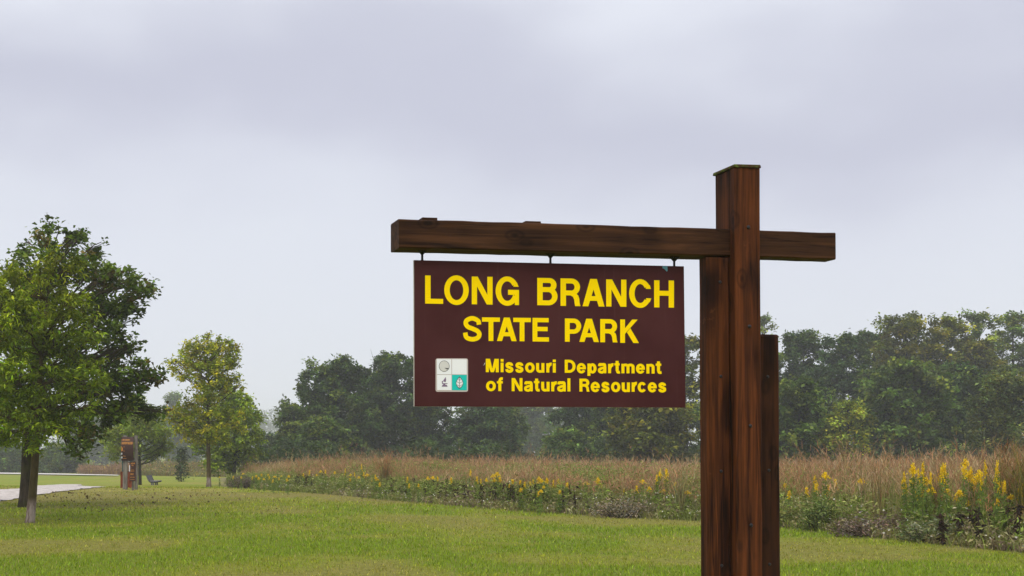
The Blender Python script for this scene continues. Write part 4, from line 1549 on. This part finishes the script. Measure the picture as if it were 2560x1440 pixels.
    def leafp(cx, y0, y1, w):
        up = [(cx + w * math.sin(math.pi * min(1, f ** .95)) ** .85 * (0.55 + .45 * f), y0 + (y1 - y0) * f) for f in np.linspace(0, 1, 20)]
        return up + [(2 * cx - x, y) for x, y in up[::-1][1:-1]]
    sheet('leaf', [leafp(1149, 940.8, 971.6, 11.6)], M_INK, em, V3)
    sheet('leaf', [leafp(1149, 943.4, 969.8, 10.2)], M_WHITE, em, V4)
    vein = [[(1148.5, 943), (1149.5, 943), (1149.5, 971), (1148.5, 971)]]
    for y in (950.5, 957.5, 965):
        wv = 8.3 if y > 955 else 5
        for sgn in (-1, 1):
            vein.append([(1149, y), (1149 + sgn * wv, y - 4.5), (1149 + sgn * wv, y - 3.6), (1149, y + 1)])
    sheet('leaf_vein', vein, M_INK, em, VP - .0054)
    mic = [[(1114.2, 942.5), (1115.4, 950.5), (1108.5, 952.5), (1109.5, 949)], [(1107.8, 951.6), (1115, 951), (1114.2, 955), (1110, 954)],
           [(1104.5, 953), (1108.5, 951.8), (1107, 955.5), (1107.6, 959), (1105, 958.8)], [(1105, 958), (1118.8, 958), (1118.8, 959.6), (1105, 959.8)],
           [(1108, 959.5), (1113, 959.5), (1114, 962.6), (1108, 962.6)], [(1106.5, 962.2), (1117, 962.2), (1119, 966.6), (1104, 966.6)]]
    sheet('microscope', mic, M_PURPLE, em, V3)
    # torn blue flake and white scratch
    sheet('blue_flake', [[(1656, 665.2), (1668.5, 665.6), (1669, 676), (1667, 679), (1660, 671.5), (1656.5, 671)]], M_CHIP, h, VP - .0020)
    sheet('scratch', [[(1208.5, 914.6), (1212, 906.8), (1213, 907.2), (1210.5, 912)]], M_WHITE, h, VP - .0020)
    # hangers
    for x, yt, yb in ((1055.5, 621, 651.5), (1376, 630, 659.5), (1685.5, 639.5, 667)):
        v = VP + PT / 2
        tp_, bt = L(x, yt - 2, v), L(x, yb, v)
        mb = MB()
        s = .018
        z0 = tp_[2] + .004
        zm = tp_[2] - (tp_[2] - bt[2]) * .5
        mb.box(tp_[0] - .034, tp_[0] + .034, v - .02, v + .02, tp_[2] - .010, z0)
        for sg in (-1, 1):
            mb.tube([(tp_[0] + sg * .024, v, tp_[2] - .008), (tp_[0] + sg * .013, v, (tp_[2] + zm) / 2), (tp_[0] + sg * .001, v, zm)], [.013, .009, .0065], 6)
        mb.tube([(tp_[0], v, zm + .004), (bt[0], v, bt[2] - .002)], [.0062, .0062], 8)
        mb.tube([(bt[0], v, bt[2] + .012), (bt[0], v, bt[2] - .001)], [.005, .0085], 8)
        mb.build('hanger', M_METAL, h, True)


def rrect(x0, y0, x1, y1, r):
    p = []
    for cx, cy, a0 in ((x1 - r, y1 - r, 0), (x0 + r, y1 - r, 90), (x0 + r, y0 + r, 180), (x1 - r, y0 + r, 270)):
        for k in range(6):
            a = R(a0 + k * 18)
            p.append((cx + r * math.cos(a), cy + r * math.sin(a)))
    return p


def union(polys):
    vs_, es, owner = [], [], []
    for p in polys:
        n = len(vs_)
        vs_ += [Vector(q) for q in p]
        es += [(n + i, n + (i + 1) % len(p)) for i in range(len(p))]
    ov, oe, of = delaunay_2d_cdt(vs_, es, [], 0, 1e-5)[:3]
    keep = []
    boxes = [(min(q[0] for q in p), max(q[0] for q in p), min(q[1] for q in p), max(q[1] for q in p)) for p in polys]
    for f in of:
        a, b, c = (ov[i] for i in f)
        if abs((b - a).cross(c - a)) < 1e-7:
            continue
        x, y = (a.x + b.x + c.x) / 3, (a.y + b.y + c.y) / 3
        for p, bx in zip(polys, boxes):
            if bx[0] <= x <= bx[1] and bx[2] <= y <= bx[3]:
                ins = False
                for i in range(len(p)):
                    xa, ya = p[i]
                    xb, yb = p[i - 1]
                    if (ya > y) != (yb > y) and x < (xb - xa) * (y - ya) / (yb - ya) + xa:
                        ins = not ins
                if ins:
                    keep.append(f)
                    break
    return [(v.x, v.y) for v in ov], keep


def rect(x0, y0, x1, y1):
    return [(x0, y0), (x1, y0), (x1, y1), (x0, y1)]


def sector(cx, cy, rx, ry, tx, ty, a0, a1, n=40):
    o = [(cx + rx * math.cos(R(a)), cy + ry * math.sin(R(a))) for a in np.linspace(a0, a1, n)]
    i = [(cx + (rx - tx) * math.cos(R(a)), cy + (ry - ty) * math.sin(R(a))) for a in np.linspace(a1, a0, n)]
    return o + i


def stroke(pts, t, smooth=True):
    p = [np.array(q, float) for q in pts]
    if smooth and len(p) > 2:
        q = []
        for i in range(len(p) - 1):
            a, b, c, d = p[max(i - 1, 0)], p[i], p[i + 1], p[min(i + 2, len(p) - 1)]
            for s in np.linspace(0, 1, 7, endpoint=False):
                q.append(.5 * (2 * b + (c - a) * s + (2 * a - 5 * b + 4 * c - d) * s * s + (3 * b - a - 3 * c + d) * s ** 3))
        q.append(p[-1])
        p = q
    nrm = []
    for i in range(len(p)):
        d = p[min(i + 1, len(p) - 1)] - p[max(i - 1, 0)]
        d = d / (np.linalg.norm(d) + 1e-9)
        nrm.append(np.array([-d[1], d[0]]) * t / 2)
    return [[tuple(p[i] + nrm[i]), tuple(p[i + 1] + nrm[i + 1]), tuple(p[i + 1] - nrm[i + 1]), tuple(p[i] - nrm[i])] for i in range(len(p) - 1)]


def glyph(ch, w, h, t):
    """bold grotesque letters drawn from strokes, origin at the lower left, y up"""
    k = t * .9
    def bowl(x0, x1, y0, y1, tt=k):
        ry = (y1 - y0) / 2
        rx = min(ry * 1.02, (x1 - x0) * .62)
        return [rect(x0, y0, x1 - rx, y0 + tt), rect(x0, y1 - tt, x1 - rx, y1), sector(x1 - rx, (y0 + y1) / 2, rx, ry, t, tt, -90, 90)]
    if ch == 'L':
        return [rect(0, 0, t, h), rect(0, 0, w, k)]
    if ch == 'I' or ch == 'l':
        return [rect(0, 0, w if ch == 'l' else t, h)]
    if ch == 'i':
        return [rect(0, 0, w, h * .725), rect(0, h * .80, w, h)]
    if ch in 'Oo':
        return [sector(w / 2, h / 2, w / 2, h / 2, t, k, 0, 180), sector(w / 2, h / 2, w / 2, h / 2, t, k, 180, 360)]
    if ch == 'N':
        return [rect(0, 0, t * .96, h), rect(w - t * .96, 0, w, h), [(0, h), (t * 1.08, h), (w, 0), (w - t * 1.08, 0)]]
    if ch == 'M':
        return [rect(0, 0, t, h), rect(w - t, 0, w, h), [(0, h), (t * 1.42, h), (w / 2, h * .27), (w - t * 1.42, h), (w, h), (w / 2 + t * .52, 0), (w / 2 - t * .52, 0)]]
    if ch == 'H':
        return [rect(0, 0, t * .97, h), rect(w - t * .97, 0, w, h), rect(t * .5, h * .435, w - t * .5, h * .435 + k)]
    if ch == 'T':
        return [rect(0, h - k, w, h), rect(w / 2 - t / 2, 0, w / 2 + t / 2, h)]
    if ch == 'E':
        return [rect(0, 0, t, h), rect(0, 0, w, k), rect(0, h - k, w * .985, h), rect(0, h * .44, w * .92, h * .44 + k)]
    if ch == 'A':
        a = w / 2 - t * .60
        b = w / 2 + t * .60
        return [[(0, 0), (t * 1.06, 0), (b, h), (a, h)], [(w, 0), (w - t * 1.06, 0), (a, h), (b, h)], rect(t * .9, h * .205, w - t * .9, h * .205 + k * .95)]
    if ch == 'V':
        return [[(0, h), (t * 1.1, h), (w / 2 + t * .5, 0), (w / 2 - t * .5, 0)], [(w, h), (w - t * 1.1, h), (w / 2 - t * .5, 0), (w / 2 + t * .5, 0)]]
    if ch == 'W':
        return [[(0, h), (t, h), (w * .25 + t / 2, 0), (w * .25 - t / 2, 0)], [(w / 2 - t / 2, h), (w / 2 + t / 2, h), (w * .25 + t / 2, 0), (w * .25 - t / 2, 0)],
                [(w / 2 - t / 2, h), (w / 2 + t / 2, h), (w * .75 + t / 2, 0), (w * .75 - t / 2, 0)], [(w - t, h), (w, h), (w * .75 + t / 2, 0), (w * .75 - t / 2, 0)]]
    if ch == 'K':
        return [rect(0, 0, t, h), [(t * .9, h * .60), (w * .64, h), (w * .93, h), (t * .9, h * .36)], [(w * .54, h * .63), (w, 0), (w * .70, 0), (w * .36, h * .45)]]
    if ch == 'P':
        return [rect(0, 0, t, h)] + bowl(0, w, h * .345, h)
    if ch == 'D':
        ry = h / 2
        rx = w * .58
        return [rect(0, 0, t, h), rect(0, 0, w - rx, k), rect(0, h - k, w - rx, h), sector(w - rx, h / 2, rx, ry, t, k, -90, 90)]
    if ch == 'B':
        return [rect(0, 0, t, h)] + bowl(0, w * .95, h * .485, h) + bowl(0, w, 0, h * .485 + k)
    if ch == 'R':
        leg = [(.50, .385), (.62, .335), (.68, .24), (.70, .12), (.73, 0), (1, 0), (.955, .12), (.935, .28), (.89, .385), (.77, .465), (.5, .47)]
        return [rect(0, 0, t, h)] + bowl(0, w * .975, h * .385, h) + [[(a * w, b * h) for a, b in leg]]
    if ch == 'C':
        return [sector(w / 2, h / 2, w / 2, h / 2, t, k, 36, 324)] + [[(w * .985, h * .665), (w * .75, h * .665), (w * .78, h * .78), (w * .93, h * .8)], [(w, h * .335), (w * .765, h * .345), (w * .78, h * .22), (w * .93, h * .2)]]
    if ch == 'c':
        return [sector(w / 2, h / 2, w / 2, h / 2, t, k, 33, 327)]
    if ch == 'G':
        return [sector(w * .5, h / 2, w * .5, h / 2, t, k, 34, 338), [(w * .985, h * .655), (w * .76, h * .655), (w * .78, h * .78), (w * .91, h * .80)], rect(w * .53, h * .375, w, h * .375 + k * 1.02), rect(w * .82, h * .03, w, h * .5)]
    if ch in 'Ss':
        q = [(.975, .70), (.90, .885), (.5, 1.0), (.12, .90), (.045, .735), (.20, .59), (.52, .505), (.86, .395), (1.0, .245), (.88, .075), (.5, 0), (.10, .085), (0, .315)]
        if ch == 's':
            q[0], q[-1] = (.955, .72), (.02, .29)
        return stroke([(t / 2 + a * (w - t), k / 2 + b * (h - k)) for a, b in q], (t + k) / 2)
    if ch == 'e':
        kk = k * .8
        return [sector(w / 2, h / 2, w / 2, h / 2, t, k * .95, -4, 180), sector(w / 2, h / 2, w / 2, h / 2, t, k * .95, 180, 330), rect(t * .5, h * .40, w * .985, h * .40 + kk)]
    if ch == 'a':
        s = stroke([(t * .55, h * .70), (w * .24, h * .87), (w * .50, h - k * .5), (w * .78, h * .87), (w * .84, h * .68), (w * .84, h * .45)], t * .95)
        b = stroke([(w * .80, h * .55), (w * .48, h * .50), (t * .55, h * .38), (t * .5, h * .22), (w * .30, k * .48), (w * .56, h * .11), (w * .82, h * .30)], t * .86)
        return s + b + [rect(w * .84 - t / 2, h * .10, w * .84 + t / 2, h * .6), [(w * .84 - t * .5, h * .16), (w * .84 + t * .5, h * .2), (w, 0.01 * h), (w * .80 - t * .1, .01 * h)]]
    if ch == 'u':
        return [rect(w - t, h * .02, w, h), rect(0, h * .36, t, h)] + [sector(w * .46, h * .36, w * .46, h * .36, t, k, 180, 318)]
    if ch == 'n':
        return [rect(0, 0, t, h * .975), rect(w - t, 0, w, h * .64), sector(w * .54, h * .64, w * .46, h * .36, t, k, 0, 142)]
    if ch == 'm':
        c = w / 2
        ry = h * .32
        rx = (w - t) / 4 + t / 2
        return [rect(0, 0, t, h * .975), rect(c - t / 2, 0, c + t / 2, h - ry), rect(w - t, 0, w, h - ry), sector(c + t / 2 - rx, h - ry, rx, ry, t, k, 0, 140), sector(w - rx, h - ry, rx, ry, t, k, 0, 140)]
    if ch == 'r':
        return [rect(0, 0, t, h * .97)] + stroke([(t * .6, h * .55), (t * .9, h * .74), (w * .74, h * .87), (w, h * .865)], k * 1.15)
    if ch == 'p':
        y0 = h * .205
        return [rect(0, 0, t, h * .98), sector(w * .56, (y0 + h) / 2 - .2, w * .44, (h - y0) / 2 + .3, t, k, 0, 180), sector(w * .56, (y0 + h) / 2 - .2, w * .44, (h - y0) / 2 + .3, t, k, 180, 360)]
    if ch == 't':
        return [rect(w * .22, h * .2, w * .22 + t, h), rect(0, h * .635, w * .95, h * .635 + k * .85)] + stroke([(w * .22 + t / 2, h * .3), (w * .28 + t / 2, h * .13), (w * .70, h * .085), (w, h * .10)], k)
    if ch == 'f':
        return [rect(w * .24, 0, w * .24 + t, h * .82), rect(0, h * .58, w, h * .58 + k * .85)] + stroke([(w * .24 + t / 2, h * .74), (w * .32 + t / 2, h * .90), (w * .75, h * .945), (w, h * .94)], k)
    return [rect(0, 0, w, h)]


park_sign()

# ------------------------------------------------------------------ trailhead furniture
def text_polys(txt, x, y, size, gap=.16):
    """uppercase words as outlines, width about .62 of the height"""
    out = []
    for ch in txt:
        if ch == ' ':
            x += size * .4
            continue
        w = size * (.24 if ch == 'I' else .9 if ch in 'WM' else .62)
        t = size * .22
        for p in glyph(ch, w, size, t):
            out.append([(x + a, y + b) for a, b in p])
        x += w + size * gap
    return out, x


def sheet_xz(name, polys, mat, parent, yf):
    V, T = union(polys)
    return MB().add([(x, yf(z), z) for x, z in V], T).build(name, mat, parent)


def trailhead():
    b = ground_at(324, 1224)
    D = b.y
    s = D / F                                 # metres per photo pixel here
    X = lambda px: (px - 324) * s
    Z = lambda py: (1224 - py) * s
    e = empty('trailhead_sign', b, 0, 'tall trailhead sign with curved brown panel on two grey timber posts', 'sign')
    MB().box(X(307), X(318), -.02, .17, -.2, Z(1089)).build('post', M_GREYWOOD, e, False, .01)
    MB().box(X(335.5), X(343.5), .0, .17, -.2, Z(1089)).build('post', M_GREYWOOD, e, False, .01)
    # bowed panel
    n = 16
    z0, z1 = Z(1152), Z(1092.5)
    bow = lambda z: -.07 - .16 * math.sin(math.pi * (z - z0) / (z1 - z0))
    vs_, fs_ = [], []
    for i in range(n + 1):
        z = z0 + (z1 - z0) * i / n
        for dy in (0, .035):
            vs_ += [(X(304), bow(z) + dy, z), (X(335), bow(z) + dy, z)]
    for i in range(n):
        a = i * 4
        fs_ += [(a, a + 1, a + 5, a + 4), (a + 2, a + 6, a + 7, a + 3), (a, a + 4, a + 6, a + 2), (a + 1, a + 3, a + 7, a + 5)]
    fs_ += [(0, 2, 3, 1), (n * 4, n * 4 + 1, n * 4 + 3, n * 4 + 2)]
    MB().add(vs_, fs_).build('panel', M_KIOSK, e)
    yf = lambda z: bow(z) - .006
    polys = []
    for txt, px, py, sz, wd in (('LONG BRANCH', 305, 1101.5, 3.2, 21), ('LAKEVIEW TRAILHEAD', 305, 1111, 6.2, 28), ('TRAIL', 308.5, 1142, 3.0, 7)):
        p, xe = text_polys(txt, 0, 0, 1.0)
        kx = wd * s / xe
        polys += [[(X(px) + a * kx, Z(py) + q * sz * s) for a, q in o] for o in p]
    for px in (304.8, 311):
        polys.append(rect(X(px), Z(1129), X(px) + .02, Z(1116)))
    polys += [rect(X(306), Z(1127), X(308.5), Z(1119)), rect(X(308.5), Z(1147), X(317), Z(1145.6))]
    tag(sheet_xz('lettering', polys, M_ORANGE, e, yf), kind='stuff')
    sheet_xz('notice', [rect(X(304.2), Z(1146), X(307), Z(1132))], M_PAPER, e, yf)

    b2 = ground_at(332, 1226)
    e = empty('rules_sign', b2, 0, 'small dark brown sign with orange print on a short post beside the trailhead sign', 'sign')
    s2 = b2.y / F
    X2 = lambda px: (px - 332) * s2
    Z2 = lambda py: (1226 - py) * s2
    MB().box(X2(329), X2(334.5), 0, .10, -.2, Z2(1160)).build('post', M_GREYWOOD, e, False, .008)
    MB().box(X2(325), X2(340), -.04, -.004, Z2(1203), Z2(1154)).build('panel', M_KIOSK, e, False, .006)
    polys = []
    for txt, px, py, sz, wd in (('LAKEVIEW', 327, 1160.5, 3.6, 10.5), ('TRAIL', 329, 1165, 2.6, 5.5), ('TRAIL', 326, 1170.5, 1.6, 3), ('LENGTH', 326.5, 1176, 1.6, 9), ('MILES', 326.5, 1178.8, 1.6, 9.5),
                                ('HIKE', 326.5, 1187.5, 4.2, 8), ('HIKERS ONLY', 325.8, 1194, 2.0, 11), ('OPEN', 325.8, 1199.4, 1.4, 11)):
        p, xe = text_polys(txt, 0, 0, 1.0)
        kx = wd * s2 / xe
        polys += [[(X2(px) + a * kx, Z2(py) + q * sz * s2) for a, q in o] for o in p]
    tag(sheet_xz('lettering', polys, M_ORANGE, e, lambda z: -.046), kind='stuff')

    b3 = ground_at(312, 1220.5)
    e = empty('notice_board', b3, 0, 'notice board with red brown lower boards and white notices behind the trailhead sign', 'notice board')
    s3 = b3.y / F
    X3 = lambda px: (px - 312) * s3
    Z3 = lambda py: (1220.5 - py) * s3
    yb = .55
    for i, (xa, xb) in enumerate(((297, 306.2), (306.5, 316.7), (317, 328))):
        MB().box(X3(xa), X3(xb), yb, yb + .06, -.1, Z3(1179.5)).build('board', M_RUST, e, False, .006)
    MB().box(X3(300), X3(305.6), yb + .07, yb + .16, -.1, Z3(1152)).build('post', M_DTEAL, e, False, .008)
    MB().box(X3(320.5), X3(326), yb + .07, yb + .16, -.1, Z3(1152)).build('post', M_DTEAL, e, False, .008)
    MB().box(X3(303), X3(324), yb + .065, yb + .068, Z3(1180), Z3(1178)).build('rail', M_DTEAL, e)
    MB().box(X3(306), X3(310.3), yb + .05, yb + .06, Z3(1171.5), Z3(1152.5)).build('notice', M_PAPER, e)
    MB().box(X3(319), X3(324.6), yb + .05, yb + .06, Z3(1179.2), Z3(1163.5)).build('notice', M_PAPER, e)


trailhead()


def bench():
    b = ground_at(381, 1213)
    s = b.y / F
    e = empty('park_bench', b, R(-4), 'dark slatted park bench seen from its end on the lawn', 'bench')
    q = s                                     # one photo pixel
    Lb = 1.7
    sx = lambda px: (px - 381) * q
    sz = lambda py: (1213 - py) * q
    # back slats
    for i in range(4):
        f = i / 3
        x, z = sx(371.0 - 4.2 * f), sz(1200.5 - 9.5 * f)
        MB().hexa([(x - .02, 0, z - .055), (x + .03, 0, z - .045), (x - .02, Lb, z - .055), (x + .03, Lb, z - .045),
                   (x - .055, 0, z + .055), (x - .005, 0, z + .06), (x - .055, Lb, z + .055), (x - .005, Lb, z + .06)]).build('slat', M_BENCH, e)
    for i in range(4):
        x = sx(375.5 + 5.0 * i)
        MB().box(x - .055, x + .055, 0, Lb, sz(1203.8) - .02, sz(1203.8) + .03).build('slat', M_BENCH, e, False, .006)
    for y in (.12, Lb - .18):
        MB().tube([(sx(366.5) - .03, y, sz(1189)), (sx(369.5), y, sz(1198)), (sx(373), y, sz(1204)), (sx(378), y, sz(1205.8)), (sx(393), y, sz(1205))], [.035, .045, .05, .05, .035], 6).build('side_frame', M_BENCH_DARK, e)
        MB().box(sx(376.5), sx(379.5), y - .04, y + .04, -.15, sz(1205.5)).build('leg', M_BENCH, e)
        MB().box(sx(380.8), sx(383.8), y - .04, y + .04, -.15, sz(1205.5)).build('leg', M_BENCH, e)


bench()
